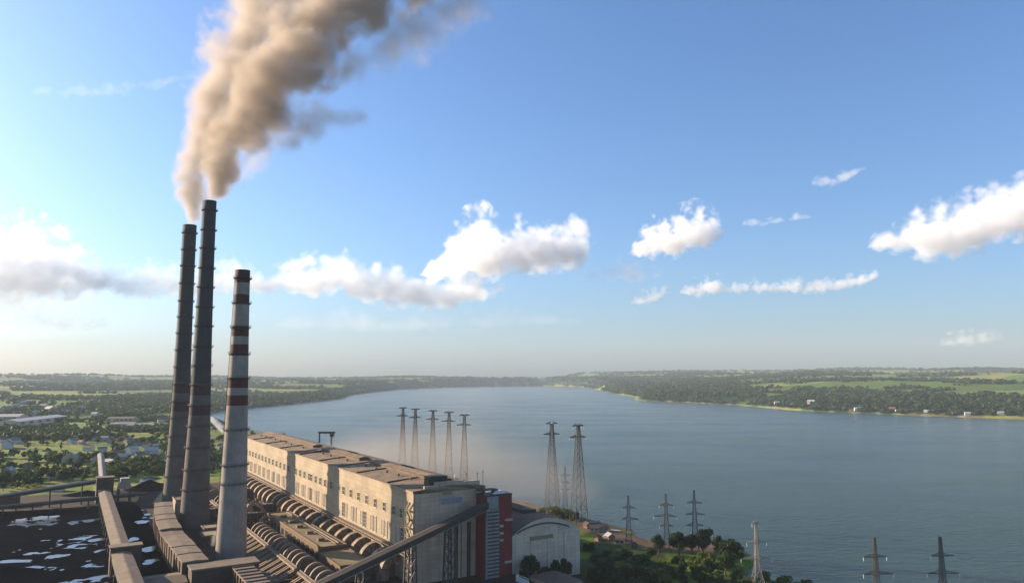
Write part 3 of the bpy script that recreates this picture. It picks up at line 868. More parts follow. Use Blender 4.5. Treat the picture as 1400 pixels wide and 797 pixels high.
for a, c, lab, zz in ((-14, 30, 'short length of pale pipe beam over the nearest fans', 7.4), (36, 172, 'long pale pipe beam above the drum-shaped fans beside the banded chimney', 7.6), (250, 380, 'far pipe beam over the fans beside the dark chimneys', 7.5)):
    pb = plant_thing('pipe_beam', a, -52, 0, lab, 'pipe rack')
    PO = (a, -52, 0)
    mb = MB(PO); mb.bar((a, -53.2, zz), (c, -53.2, zz), 1.3, 1.0); mb.build('beam', M['duct_pale'], pb)
    mb = MB(PO)
    for s in np.arange(a + 4, c, 19.2): mb.bar((s, -53.2, 0), (s, -53.2, zz), 0.6)
    mb.build('leg', M['rust_steel'], pb)
    mb = MB(PO); mb.tube([(a, -52.2, zz + .9), (c, -52.2, zz + .9)], 0.4); mb.build('pipe', M['duct_steel'], pb)

# ------------------------------------------------------------------ low buildings between the hall and the fans
def box_building(name, s0, s1, t0, t1, h, wall, roof, label, cat='building', para=0.6, extra=None):
    o = plant_thing(name, s0, t0, 0, label, cat); OO = (s0, t0, 0)
    mb = MB(OO); mb.box(s0, s1, t0, t1, -0.5, h); mb.build('wall', wall, o)
    mb = MB(OO); mb.box(s0 - .4, s1 + .4, t0 - .4, t1 + .4, h, h + 0.45)
    r = mb.build('roof', roof, o)
    if para:
        mb = MB(OO)
        for a, c, e, f in ((s0 - .4, s1 + .4, t0 - .4, t0), (s0 - .4, s1 + .4, t1, t1 + .4), (s0 - .4, s0, t0, t1), (s1, s1 + .4, t0, t1)): mb.box(a + .003, c - .003, e + .003, f - .003, h + .451, h + .45 + para)
        mb.build('parapet', wall, o)
    if extra: extra(o, OO, r)
    return o
def mossy_extra(o, OO, r):
    mb = MB(OO)
    for s in (84, 108, 131, 150, 172): mb.box(s, s + 3.5, -26, -22, 10.46, 12.1)
    mb.build('roof_vent', M['duct_steel'], r)
    mb = MB(OO); mb.tube([(70, -17.5, 11.2), (190, -17.5, 11.2)], 0.55); mb.tube([(70, -19.4, 11.0), (150, -19.4, 11.0), (150, -29, 11.0)], 0.4); mb.build('roof_pipe', M['duct_steel'], r)
    for k in range(12):
        s = 70 + 10 * k
        mb = MB(OO); mb.box(s, s + 5, -30.35, -30.003, 3.0, 7.2); mb.build('window', M['glass_dark'], o)
box_building('switch_house', 66, 196, -30, -14.2, 10, M['brick_brown'], M['moss_roof'], 'long low brick building with a mossy flat roof beside the boiler hall', extra=mossy_extra)
box_building('pump_house', 24, 61, -32, -14.4, 8.5, M['brick_brown'], M['moss_roof'], 'small flat-roofed brown block in front of the mossy building', para=0.5)
box_building('plant_shed', 268, 286, -84, -70, 14, M['wall_cream'], M['gallery_roof'], 'cream box building between the two dark chimneys')
for s0, s1, t0, t1, h, lab in ((183, 196, -76, -62, 6, 'small yellowish-roofed shed just behind the gallery, farther of two'), (160, 176, -80, -64, 5.5, 'small yellowish-roofed shed just behind the gallery, nearer of two')):
    box_building('small_shed', s0, s1, t0, t1, h, M['gallery_wall'], M['sand_faded'], lab, 'shed', para=0.4)
# transverse flues that cross the yard towards the chimneys
for k, (s, t0, t1, h, w) in enumerate(((252, -66, -13, 9, 12), (222, -60, -31, 7, 8), (340, -66, -13, 10, 12), (205, -60, -31, 10.5, 5))):
    o = plant_thing('cross_flue', s, t0, 0, 'dark transverse flue running from the hall to %s' % ['the middle chimney', 'the fans, the low wide one', 'the far chimney', 'the fans, the narrow high one'][k], 'duct')
    OO = (s, t0, 0)
    mb = MB(OO); mb.box(s - w / 2, s + w / 2, t0, t1, h - 4.6, h); mb.build('duct', M['conveyor_clad'], o)
    mb = MB(OO)
    for t in np.arange(t0 + 2, t1 - 1, 5.5): mb.box(s - w / 2 - .3, s + w / 2 + .3, t, t + .6, h - 4.9, h + .3)
    mb.build('stiffener', M['duct_steel'], o)
    mb = MB(OO)
    for t in np.arange(t0 + 3, t1, 12):
        for sx in (-w / 2 + .5, w / 2 - .5): mb.bar((s + sx, t, 0), (s + sx, t, h - 4.6), 0.8)
    mb.build('leg', M['dark_steel'], o)
# pipework clutter in the yard
for k, (s, t, hh, r_) in enumerate(((214, -40, 13, 2.2), (228, -45, 15, 2.6), (238, -34, 11, 2.0), (180, -38, 9, 1.8))):
    o = plant_thing('ash_hopper', s, t, 0, 'rusty conical hopper on legs among the yard ducts, %s from the near end' % ORD[k], 'hopper', 'ash hoppers between the low buildings and the fans')
    OO = (s, t, 0)
    mb = MB(OO); mb.lathe([(0.6, 3.0), (r_, 3 + hh * .3), (r_, hh), (r_ * .3, hh + 1.4)], c=(s, t), n=16, caps=True); mb.build('bin', M['duct_pale'], o)
    for a in (45, 135, 225, 315):
        mb = MB(OO); mb.bar((s + r_ * math.cos(R(a)), t + r_ * math.sin(R(a)), 0), (s + r_ * .98 * math.cos(R(a)), t + r_ * .98 * math.sin(R(a)), 3 + hh * .35), 0.45); mb.build('leg', M['rust_steel'], o)
    mb = MB(OO); mb.tube([(s, t, hh + 1), (s, t + 3, hh + 3), (s, t + 9, hh - 1), (s, t + 13, 2)], 0.9, 8); mb.build('pipe', M['duct_pale'], o)

# ------------------------------------------------------------------ gas gallery left of the chimneys
ga = plant_thing('flue_gallery', 61, -98, 0, 'long brown brick gallery with a stepped segmented roof beside the coal yard', 'gallery')
GO = (61, -98, 0)
NS = 11
def gcent(f): return (62 + 212 * f, -98 - 2.2 * math.sin(f * math.pi) + 6 * f ** 3 - 2.0 * (1 - f))
for k in range(NS):
    f0, f1 = k / NS, (k + 1) / NS
    (s0, t0), (s1, t1) = gcent(f0), gcent(f1)
    dz = 0.35 * ((k * 7) % 3) - (0.9 if k == 4 else 0)
    hw = 6.2
    mb = MB(GO); mb.loft([[(s0, t0 - hw, 0), (s0, t0 + hw, 0), (s0, t0 + hw, 12 + dz), (s0, t0 - hw, 12 + dz)], [(s1 - .05, t1 - hw, 0), (s1 - .05, t1 + hw, 0), (s1 - .05, t1 + hw, 12 + dz), (s1 - .05, t1 - hw, 12 + dz)]], 0, True)
    w_ = mb.build('bay', M['gallery_wall'], ga)
    mb = MB(GO); mb.loft([[(s0 + .1, t0 - hw - .5, 12.01 + dz), (s0 + .1, t0 + hw + .5, 12.01 + dz), (s0 + .1, t0 + hw + .5, 12.7 + dz), (s0 + .1, t0, 13.1 + dz), (s0 + .1, t0 - hw - .5, 12.7 + dz)], [(s1 - .3, t1 - hw - .5, 12.01 + dz), (s1 - .3, t1 + hw + .5, 12.01 + dz), (s1 - .3, t1 + hw + .5, 12.7 + dz), (s1 - .3, t1, 13.1 + dz), (s1 - .3, t1 - hw - .5, 12.7 + dz)]], 0, True)
    mb.build('roof', M['roof_rust'] if k == 4 else M['gallery_roof'], w_)
    for e0, e1, tt in ((s0 + .3, s0 + 1.3, t0), ((s0 + s1) / 2 - .4, (s0 + s1) / 2 + .4, (t0 + t1) / 2)):
        mb = MB(GO); mb.box(e0, e1, tt - hw - .55, tt - hw - .01, 0, 11.9); mb.build('buttress', M['gallery_wall'], w_)
g2 = plant_thing('flue_gallery', 52, -80, 0, 'short brown gallery section turning in front of the banded chimney', 'gallery')
O2 = (52, -80, 0)
mb = MB(O2); mb.box(47, 60, -104, -70, 0, 11); mb.build('wall', M['gallery_wall'], g2)
mb = MB(O2); mb.box(46.5, 60.5, -104.5, -69.5, 11, 11.8); mb.build('roof', M['gallery_roof'], g2)
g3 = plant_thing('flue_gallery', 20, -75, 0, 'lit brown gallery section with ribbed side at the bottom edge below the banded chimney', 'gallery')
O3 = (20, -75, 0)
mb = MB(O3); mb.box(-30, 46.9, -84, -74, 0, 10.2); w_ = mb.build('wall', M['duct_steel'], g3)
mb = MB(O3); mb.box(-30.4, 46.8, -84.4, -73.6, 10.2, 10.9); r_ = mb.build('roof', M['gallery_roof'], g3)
mb = MB(O3)
for s in np.arange(-28, 46, 6.5): mb.box(s, s + .8, -84.8, -84.01, 0, 10.1); mb.box(s, s + .6, -84.4, -73.6, 10.91, 11.4)
mb.build('rib', M['gallery_wall'], g3)
for k in range(5):
    s = 4 + 8.5 * k
    o = plant_thing('cross_pipe', s, -72, 0, 'pale horizontal duct between the ribbed gallery and the fans, %s of five' % ['nearest', 'second', 'middle', 'fourth', 'farthest'][k], 'duct', 'short ducts beside the ribbed gallery')
    mb = MB((s, -72, 0)); mb.bar((s, -73.4, 7.5), (s, -66.2, 6.4), 2.2, 1.8); mb.build('duct', M['duct_pale'], o)
    mb = MB((s, -72, 0)); mb.bar((s, -69, 0), (s, -69, 6), 0.7); mb.build('leg', M['dark_steel'], o)

# ------------------------------------------------------------------ coal yard conveyors
cc = plant_thing('coal_conveyor', 110, -131, 0, 'long brown coal conveyor gallery on trestle legs through the black coal yard', 'conveyor')
O4 = (110, -131, 0)
def run(o, OO, a, b, w, h, roofm, wallm, legs, step=18, nm='gallery'):
    mw, mr2 = MB(OO), MB(OO)
    a, b = Vector(a), Vector(b); d = (b - a); L_ = d.length; dn = d.normalized(); sd = Vector((-dn.y, dn.x, 0)).normalized()
    sec = lambda p: [p - sd * w / 2, p + sd * w / 2, p + sd * w / 2 + Vector((0, 0, h)), p - sd * w / 2 + Vector((0, 0, h))]
    mw.loft([sec(a), sec(b)], 0, True)
    rs = lambda p: [p - sd * (w / 2 + .4) + Vector((0, 0, h + .01)), p + sd * (w / 2 + .4) + Vector((0, 0, h + .01)), p + sd * (w / 2 + .4) + Vector((0, 0, h + .4)), p + sd * .4 + Vector((0, 0, h + 1.5)), p - sd * .4 + Vector((0, 0, h + 1.5)), p - sd * (w / 2 + .4) + Vector((0, 0, h + .4))]
    mr2.loft([rs(a), rs(b)], 0, True)
    g = mw.build(nm, wallm, o); mr2.build('gallery_roof', roofm, o)
    if legs:
        k = step / 2
        while k < L_:
            p = a + dn * k
            for q in (-1, 1):
                ml = MB(OO); ml.bar(p + sd * (q * w * .42), (p + sd * (q * w * .55)).xy.to_3d() - Vector((0, 0, .3)), 0.8); ml.build('leg', M['dark_steel'], o)
            mx_ = MB(OO); mx_.bar(p - sd * w * .45, (p + sd * w * .5).xy.to_3d(), 0.35); mx_.bar(p + sd * w * .45, (p - sd * w * .5).xy.to_3d(), 0.35); mx_.build('bracing', M['dark_steel'], o)
            k += step
    return g
run(cc, O4, (112, -132, 9), (380, -128.5, 8), 8.6, 3.4, M['gallery_roof'], M['conveyor_clad'], True, 22)
run(cc, O4, (-20, -133, 8), (104, -133, 8.8), 9.5, 3.6, M['gallery_roof'], M['conveyor_clad'], True, 22)
mb = MB(O4); mb.box(104.01, 111.99, -138.5, -122.5, 0, 15.5); hb = mb.build('transfer_house', M['gallery_wall'], cc)
mb = MB(O4); mb.box(103.6, 112.4, -139, -122, 15.5, 16.2); mb.build('transfer_roof', M['gallery_roof'], hb)
c5 = plant_thing('coal_conveyor', 400, -128, 0, 'thin pale conveyor gallery climbing away behind the coal yard towards the village', 'conveyor')
run(c5, (400, -128, 0), (392, -128.6, 12), (560, -124, 24), 5.5, 3, M['concrete_pale'], M['conveyor_clad'], True, 28)
tr = plant_thing('transfer_tower', 386, -128, 0, 'dark brown transfer tower where the coal yard conveyors meet', 'tower')
mb = MB((386, -128, 0)); mb.box(380.2, 391.8, -134.5, -121, 0, 22); mb.build('wall', M['conveyor_clad'], tr)
mb = MB((386, -128, 0)); mb.box(379.6, 392.4, -135, -120.5, 22, 22.7); mb.build('roof', M['roof_rust'], tr)
wt = plant_thing('loading_bunker', 372, -113, 0, 'pale grey tapered bunker cabin on dark legs beside the transfer tower', 'bunker')
OO = (372, -113, 0)
mb = MB(OO); mb.loft([[(372 - a, -113 - a, z), (372 + a, -113 - a, z), (372 + a, -113 + a, z), (372 - a, -113 + a, z)] for a, z in ((5.6, 13.5), (3.2, 21.5))], 0, True); mb.build('cabin', M['concrete_pale'], wt)
mb = MB(OO); mb.box(368.4, 375.6, -116.6, -109.4, 21.5, 22.2); mb.build('roof', M['shed_blue'], wt)
for a in (-4.6, 4.6):
    for c in (-4.6, 4.6):
        mb = MB(OO); mb.bar((372 + a, -113 + c, 0), (372 + a, -113 + c, 13.5), 1.6); mb.build('leg', M['dark_steel'], wt)
o = plant_thing('coal_conveyor', 388, -170, 0, 'thin pale conveyor rising from the far left yard edge to the transfer tower', 'conveyor')
run(o, (388, -170, 0), (372, -300, 1.5), (386, -135.2, 17), 3.2, 2.4, M['concrete_pale'], M['conveyor_clad'], True, 24)
o = plant_thing('pipe_bridge', 356, -200, 0, 'low grey pipe bridge running level across the far side of the coal yard', 'pipe rack')
run(o, (356, -200, 0), (340, -330, 4.5), (362, -96, 7), 2.6, 1.8, M['concrete_dark'], M['conveyor_clad'], True, 20, 'deck')
o = plant_thing('coal_conveyor', 66, -112, 0, 'wide grey-roofed conveyor gallery across the bottom edge in front of the chimneys', 'conveyor')
OO = (66, -112, 0)
mb = MB(OO); mb.box(52, 74, -128, -105.3, 0, 4.6); mb.build('gallery', M['gallery_wall'], o)
mb = MB(OO); mb.loft([[(51, t, 4.61), (75, t, 4.61), (75, t, 5.0), (63, t, 6.6), (51, t, 5.0)] for t in (-129, -105)], 0, True); mb.build('gallery_roof', M['gallery_roof'], o)

# coal yard ground, heaps and puddles
def coal_yard():
    ss = np.arange(-120, 372, 1.3); tt = np.arange(-380, -103, 1.3)
    S, T = np.meshgrid(ss, tt, indexing='ij')
    z = 0.05 + 0.30 * fbm(S / 30, T / 30, 4) + 0.18 * fbm(S / 7 + 9, T / 7, 3) + 0.16 * fbm(S / 2.6 + 3, T / 2.6 + 7, 2)
    edge = np.minimum(np.minimum(S + 120, 370 - S), np.minimum(T + 420, -106 - T))
    z = z * sstep(0, 25, edge) + 0.02
    for cs, ct, rs, rt, h in ((330, -115, 34, 9, 6.0), (358, -240, 12, 60, 5), (90, -300, 30, 60, 3.0), (20, -190, 10, 40, 2.0)):
        z = z + h * np.exp(-((S - cs) / rs) ** 2 - ((T - ct) / rt) ** 2) * (0.75 + 0.5 * fbm(S / 9, T / 9, 3))
    X = B0[0] + ES[0] * S + ET[0] * T; Y = B0[1] + ES[1] * S + ET[1] * T
    ni, nj = S.shape
    i = np.arange(ni - 1)[:, None]; j = np.arange(nj - 1)[None, :]
    f = np.stack([i * nj + j, i * nj + j + 1, (i + 1) * nj + j + 1, (i + 1) * nj + j], -1).reshape(-1, 4)
    me = grid_mesh('coal_yard', np.stack([X.ravel(), Y.ravel(), z.ravel()], -1), f)
    me.materials.append(M['coal'])
    o = bpy.data.objects.new('coal_yard_ground', me); COL.objects.link(o)
    bm = bmesh.new(); bm.from_mesh(me); bmesh.ops.recalc_face_normals(bm, faces=bm.faces)
    if sum(fc.normal.z for fc in bm.faces) < 0: bmesh.ops.reverse_faces(bm, faces=bm.faces)
    bm.to_mesh(me); bm.free()
    return tag(o, kind='structure')
coal_yard()
def coal_heap(u, v, rx, ry, h, label, seed):
    x, y = pix(u, v, 0)
    n, m_ = 40, 10
    pts = [(0, 0, h)]
    for j in range(1, m_ + 1):
        for i in range(n):
            a = 2 * math.pi * i / n; f = j / m_
            k = 1 + .22 * mnoise.noise(Vector((math.cos(a) * 1.3 + seed, math.sin(a) * 1.3, 0)))
            pts.append((rx * f * k * math.cos(a), ry * f * k * math.sin(a), h * (1 - f) ** 1.1 * (1 + .25 * mnoise.noise(Vector((math.cos(a) * 3 * f, math.sin(a) * 3 * f, seed)))) - .3 * f))
    fs = [(0, 1 + i, 1 + (i + 1) % n) for i in range(n)]
    for j in range(m_ - 1):
        for i in range(n): fs.append((1 + j * n + i, 1 + (j + 1) * n + i, 1 + (j + 1) * n + (i + 1) % n, 1 + j * n + (i + 1) % n))
    mb = MB(); mb.add(pts, fs, 0, True)
    return tag(mb.build('coal_heap', M['coal'], None, loc=(x, y, 0.2)), label, 'coal heap')
coal_heap(205, 668, 26, 20, 9, 'black coal heap behind the pale bunker cabin beside the dark chimneys', 1.0)
coal_heap(118, 676, 22, 14, 4, 'low black coal heap under the thin rising conveyor', 4.0)
coal_heap(10, 782, 26, 12, 3.5, 'low black coal heap in the bottom left corner of the yard', 9.0)
pm = bpy.data.materials.new('puddle_water'); pm.use_nodes = True
pb_ = pm.node_tree.nodes['Principled BSDF']; pb_.inputs['Base Color'].default_value = (0.035, 0.036, 0.038, 1); pb_.inputs['Roughness'].default_value = 0.16; pb_.inputs['IOR'].default_value = 1.5
PUD = [(50, 712, 27, 6), (45, 699, 9, 2), (112, 713, 10, 3), (58, 722, 4, 1.5), (2, 729, 4, 2), (75, 743, 40, 4), (110, 736, 18, 4), (135, 737, 12, 2.5), (118, 746, 10, 2.5), (20, 753, 5, 1.5), (52, 755, 10, 2.2), (77, 760, 9, 2.5), (130, 766, 7, 2), (122, 773, 14, 2.5), (45, 777, 20, 3), (90, 777, 8, 2), (115, 796, 24, 7), (15, 767, 24, 1.6), (137, 752, 4, 2),
       (185, 698, 6, 1.5), (190, 704, 9, 1.6), (190, 707, 8, 1.2), (194, 713, 8, 1.5), (212, 707, 4, 1), (182, 737, 6, 2), (203, 750, 10, 2.5), (206, 767, 8, 2.5), (203, 655, 8, 2.5)]
pr_ = random.Random(11)
for k, (u, v, a, c) in enumerate(PUD):
    z = 0.385
    x0, y0 = pix(u, v, z); xa, _ = pix(u + a, v, z); _, ya = pix(u, v - c, z)
    ax, ay = abs(xa - x0), abs(ya - y0)
    n = 40; ph = [pr_.random() * 6.28 for _ in range(6)]
    pts = []
    for i in range(n):
        th_ = 2 * math.pi * i / n
        q = 1 + 0.22 * math.sin(2 * th_ + ph[0]) + 0.16 * math.sin(3 * th_ + ph[1]) + 0.09 * math.sin(5 * th_ + ph[2]) + 0.05 * math.sin(9 * th_ + ph[3])
        pts.append((ax * 1.25 * q * math.cos(th_), ay * 1.35 * q * math.sin(th_), 0))
    mb = MB(); mb.add(pts, [tuple(range(n))]); o = mb.build('puddle_water', pm, loc=(x0, y0, z)); tag(o, kind='structure')
#PART3
# ------------------------------------------------------------------ smoke, clouds and haze: real volumes
def shaped_volume(name, stations, loc, rot, dens, color, nscale, amount, soft, label, cat, kind=None, aniso=0.0, step=0.12, grow=1.28, puff=0.5, absorb=None, floor_=None, warp=0.35, dref=None, bias=0.0, rough=0.62):
    """a body of vapour round a curved axis. stations: (along, centre_x, centre_y, half_plus_x, half_minus_x, half_y) in the local frame,
    the axis running along local z. Density falls from the axis outwards and is broken up by billowing noise."""
    st = np.array(stations, float)
    lo, hi = st[0, 0], st[-1, 0]
    # tight closed hull
    rings = []
    n = 20
    ext = 0.45
    def ring(a, cx, cy_, hp, hm, hy, k):
        out = []
        for i in range(n):
            th_ = 2 * math.pi * i / n
            c_, s_ = math.cos(th_), math.sin(th_)
            out.append((cx + (hp if c_ > 0 else hm) * c_ * k, cy_ + hy * s_ * k, a))
        return out
    for q in st: rings.append(ring(q[0], *q[1:], grow))
    q = st[0]; e0 = max(q[3], q[5]) * ext; rings.insert(0, ring(q[0] - e0, q[1], q[2], q[3], q[4], q[5], 0.6))
    q = st[-1]; e1 = max(q[3], q[5]) * ext; rings.append(ring(q[0] + e1, q[1], q[2], q[3], q[4], q[5], 0.6))
    mb = MB(); mb.loft(rings, 0, True, True)
    m = bpy.data.materials.new(name); m.use_nodes = True
    nt = m.node_tree; N = nt.nodes; L = nt.links; N.clear()
    out = N.new('ShaderNodeOutputMaterial'); pv = N.new('ShaderNodeVolumePrincipled')
    pv.inputs['Color'].default_value = (*color, 1); pv.inputs['Anisotropy'].default_value = aniso
    if absorb: pv.inputs['Absorption Color'].default_value = (*absorb, 1)
    tc = N.new('ShaderNodeTexCoord'); 
    def math_(op, a, b=None, c=None):
        nd = N.new('ShaderNodeMath'); nd.operation = op
        for k, x in enumerate((a, b, c)):
            if x is None: continue
            if isinstance(x, (int, float)): nd.inputs[k].default_value = x
            else: L.new(x, nd.inputs[k])
        return nd.outputs[0]
    # billows: warped noise
    nz = N.new('ShaderNodeTexNoise'); nz.inputs['Scale'].default_value = 1.0 / nscale; nz.inputs['Detail'].default_value = 5.0; nz.inputs['Roughness'].default_value = rough; nz.inputs['Distortion'].default_value = warp
    L.new(tc.outputs['Object'], nz.inputs['Vector'])
    vo = N.new('ShaderNodeTexVoronoi'); vo.feature = 'F1'; vo.inputs['Scale'].default_value = 0.9 / nscale; vo.inputs['Detail'].default_value = 1.0; vo.inputs['Roughness'].default_value = 0.5
    # push the lookup of the billows about with the noise so cells never read as cells
    vm = N.new('ShaderNodeVectorMath'); vm.operation = 'SCALE'; vm.inputs['Scale'].default_value = nscale * 0.7
    L.new(nz.outputs['Color'], vm.inputs[0])
    va = N.new('ShaderNodeVectorMath'); va.operation = 'ADD'; L.new(tc.outputs['Object'], va.inputs[0]); L.new(vm.outputs[0], va.inputs[1]); L.new(va.outputs[0], vo.inputs['Vector'])
    nn = math_('SUBTRACT', math_('MULTIPLY', nz.outputs[0], 1.0), 0.5)
    pf = math_('SUBTRACT', 0.45, vo.outputs['Distance'])
    billow = math_('ADD', math_('MULTIPLY', nn, 2.0), math_('MULTIPLY', pf, puff))
    sp = N.new('ShaderNodeSeparateXYZ'); L.new(tc.outputs['Object'], sp.inputs[0])
    f = math_('DIVIDE', math_('SUBTRACT', sp.outputs[2], float(lo)), float(hi - lo))
    def ramp(cols):
        rp = N.new('ShaderNodeValToRGB'); rp.color_ramp.interpolation = 'LINEAR'
        el = rp.color_ramp.elements
        ps = (st[:, 0] - lo) / (hi - lo)
        while len(el) < len(ps): el.new(0.5)
        for k, p_ in enumerate(ps): el[k].position = float(p_)
        for k in range(len(ps)): el[k].color = (*[float(x) for x in cols[k]], 1)
        L.new(f, rp.inputs[0])
        s_ = N.new('ShaderNodeSeparateColor'); L.new(rp.outputs[0], s_.inputs[0])
        return s_.outputs
    A = ramp(st[:, 1:4] / 1000.0); B = ramp(np.stack([st[:, 4] / 1000.0, st[:, 5] / 1000.0, np.clip(dref / st[:, 3], 0.55, 2.6) if dref else np.ones(len(st))], 1))
    x = math_('SUBTRACT', math_('MULTIPLY', sp.outputs[0], 0.001), A[0]); y = math_('SUBTRACT', math_('MULTIPLY', sp.outputs[1], 0.001), A[1])
    pos = math_('GREATER_THAN', x, 0.0)
    hx = math_('ADD', math_('MULTIPLY', A[2], pos), math_('MULTIPLY', B[0], math_('SUBTRACT', 1.0, pos)))
    dx = math_('DIVIDE', x, hx); dy = math_('DIVIDE', y, B[1])
    # rounding off at both ends
    over = math_('MAXIMUM', math_('SUBTRACT', float(lo), sp.outputs[2]), math_('SUBTRACT', sp.outputs[2], float(hi)))
    dz = math_('DIVIDE', math_('MAXIMUM', over, 0.0), float(max(e0, e1) / 0.8))
    d = math_('SQRT', math_('ADD', math_('ADD', math_('MULTIPLY', dx, dx), math_('MULTIPLY', dy, dy)), math_('MULTIPLY', dz, dz)))
    v = math_('ADD', math_('SUBTRACT', 1.0 + bias, d), math_('MULTIPLY', billow, amount))
    mr = N.new('ShaderNodeMapRange'); mr.interpolation_type = 'SMOOTHSTEP'; mr.inputs[1].default_value = 0.0; mr.inputs[2].default_value = soft; mr.inputs[4].default_value = dens
    L.new(v, mr.inputs[0])
    den = math_('MULTIPLY', mr.outputs[0], B[2]) if dref else mr.outputs[0]
    L.new(den, pv.inputs['Density']); L.new(pv.outputs[0], out.inputs['Volume'])
    m.cycles.volume_step_rate = step
    o = mb.build(name, m)
    o.location = loc; o.rotation_euler = rot
    return tag(o, label, cat, None, kind)

def along(pts, n):
    out = []
    for a in range(n):
        f = a / (n - 1) * (len(pts) - 1); i = min(int(f), len(pts) - 2); f -= i
        out.append([pts[i][k] * (1 - f) + pts[i + 1][k] * f for k in range(len(pts[0]))])
    return out
def plume(name, path, n, dens, color, nscale, amount, soft, label, cat='smoke', depth=1.0, **kw):
    """path of (u, v, radius in pixels, distance), read into places in the air"""
    C_ = [(pixd(u, v, Y), r * Y / FPX) for u, v, r, Y in along(path, n)]
    p0, p1 = C_[0][0], C_[-1][0]
    ax = (p1 - p0).normalized()
    q = ax.to_track_quat('Z', 'Y')
    inv = q.inverted()
    st = []
    for c, r in C_:
        l = inv @ (c - p0); st.append((l.z, l.x, l.y, r, r, r * depth))
    return shaped_volume(name, st, p0, q.to_euler(), dens, color, nscale, amount, soft, label, cat, 'stuff', **kw)
TAN = (0.68, 0.57, 0.47)
far_plume = [(260, 307, 10, 661), (260, 296, 17, 661), (260, 270, 25, 660), (266, 240, 33, 662), (279, 205, 43, 666), (294, 165, 50, 672), (310, 120, 58, 680), (332, 75, 66, 690), (356, 30, 72, 700), (385, -20, 80, 712), (430, -75, 92, 725), (500, -140, 105, 740)]
near_plume = [(287, 275, 9, 568), (289, 265, 17, 569), (295, 248, 29, 571), (306, 226, 39, 575), (320, 198, 48, 582), (338, 165, 57, 592), (366, 125, 66, 604), (396, 85, 72, 618), (434, 45, 74, 632), (474, 10, 74, 646), (516, -20, 76, 660), (576, -60, 84, 676)]
SM = dict(aniso=0.25, step=0.25, puff=0.95, dref=30.0, bias=0.14, grow=1.45)
plume('smoke_plume', far_plume, 24, 0.088, (0.63, 0.56, 0.49), 28, 0.82, 0.8, 'pale tan smoke plume rising from the leftmost chimney', **SM)
plume('smoke_plume', near_plume, 24, 0.115, (0.555, 0.485, 0.415), 28, 0.90, 0.75, 'darker brown smoke plume rising from the tallest chimney', **SM)
plume('smoke_wisp', [(325, 245, 12, 600), (352, 218, 24, 610), (400, 180, 36, 620), (450, 160, 36, 632), (500, 160, 16, 640)], 12, 0.05, (0.66, 0.61, 0.57), 22, 0.8, 0.9, 'thin grey smoke trailing off the right side of the plume', aniso=0.2, step=0.5, puff=0.8)
plume('smoke_wisp', [(450, 110, 22, 640), (500, 85, 40, 650), (560, 55, 52, 660), (610, 25, 44, 670), (650, 0, 40, 680)], 12, 0.035, (0.66, 0.61, 0.57), 28, 0.8, 0.9, 'thin grey smoke fading out at the top right end of the plume', aniso=0.2, step=0.5, puff=0.8)

# dust drifting low over the hall and the lake
def w3(s, t, z): x, y = P(s, t); return Vector((x, y, z))
def drift(name, pts, dens, color, nscale, label, **kw):
    p0, p1 = w3(*pts[0][:3]), w3(*pts[-1][:3]); ax = (p1 - p0).normalized(); q = ax.to_track_quat('Z', 'X'); inv = q.inverted()
    st = []
    for s, t, z, rh, rv in along(pts, 12):
        l = inv @ (w3(s, t, z) - p0)
        st.append((l.z, l.x, l.y, rv, rv, rh))
    return shaped_volume(name, st, p0, q.to_euler(), dens, color, nscale, 0.38, 1.1, label, 'dust', 'stuff', aniso=0.2, step=0.5, puff=0.3, grow=1.3, **kw)
drift('dust_haze', [(400, 70, 30, 40, 14), (300, 85, 36, 70, 30), (210, 95, 44, 80, 42), (120, 105, 46, 75, 40), (50, 118, 40, 55, 26), (10, 125, 36, 30, 14)], 0.0058, (0.63, 0.55, 0.47), 40, 'low brown dust drifting off the hall roof across the lake shore')
plume('steam_puff', [(310, 591, 5, 900), (302, 584, 7, 905), (295, 577, 6, 910), (288, 572, 4, 915)], 8, 0.09, (0.98, 0.98, 0.98), 9, 0.5, 0.5, 'small white steam puff behind the banded chimney', 'steam', step=0.3)
plume('steam_puff', [(290, 745, 5, 480), (296, 736, 8, 482), (300, 724, 6, 484)], 6, 0.09, (0.93, 0.87, 0.8), 5, 0.6, 0.7, 'pale dust puff between the gallery and the banded chimney', 'steam', step=0.3)

# clouds, far beyond the haze: stations (u, top, bottom) seen at a distance
def cloud(prof, dens, label, Y0=21000, nsc=500, amount=1.3, soft=0.9, depth=0.9, g=0.1, cb=0.12, color=(1, 1, 1), puff=0.8, n=22, step=0.35, mid=0.68):
    pr = along(prof, n) if len(prof) > 2 else prof
    zz = lambda v: pixd(700, v, Y0).z
    xx = lambda u: pixd(u, 420, Y0).x
    p0 = Vector((xx(pr[0][0]), Y0, zz(sum(p[2] for p in pr) / n)))
    st = []
    for u, a, c in pr:
        zt, zb = zz(a), zz(c); zc = zb + (zt - zb) * (1 - mid); hh = max(zt - zb, 60)
        # local z runs to the right, local x runs up
        st.append((xx(u) - p0.x, zc - p0.z, 0, zt - zc, zc - zb, hh * depth))
    rot = Matrix(((0, 0, 1), (0, -1, 0), (1, 0, 0))).to_euler()
    return shaped_volume('cloud', st, p0, rot, dens, color, nsc, amount, soft, label, 'cloud', None, step=step, puff=puff, rough=0.5, bias=cb, aniso=g)
cloud([(575, 375, 388), (590, 352, 386), (605, 335, 388), (625, 308, 386), (645, 292, 384), (662, 288, 382), (674, 300, 380), (690, 315, 378), (702, 305, 376), (716, 303, 376), (732, 312, 374), (752, 308, 374), (772, 305, 372), (792, 304, 370), (808, 312, 350), (816, 322, 335)], 0.00325, 'large white heaped cloud above the middle of the lake', cb=0.2, g=0.25, nsc=527)
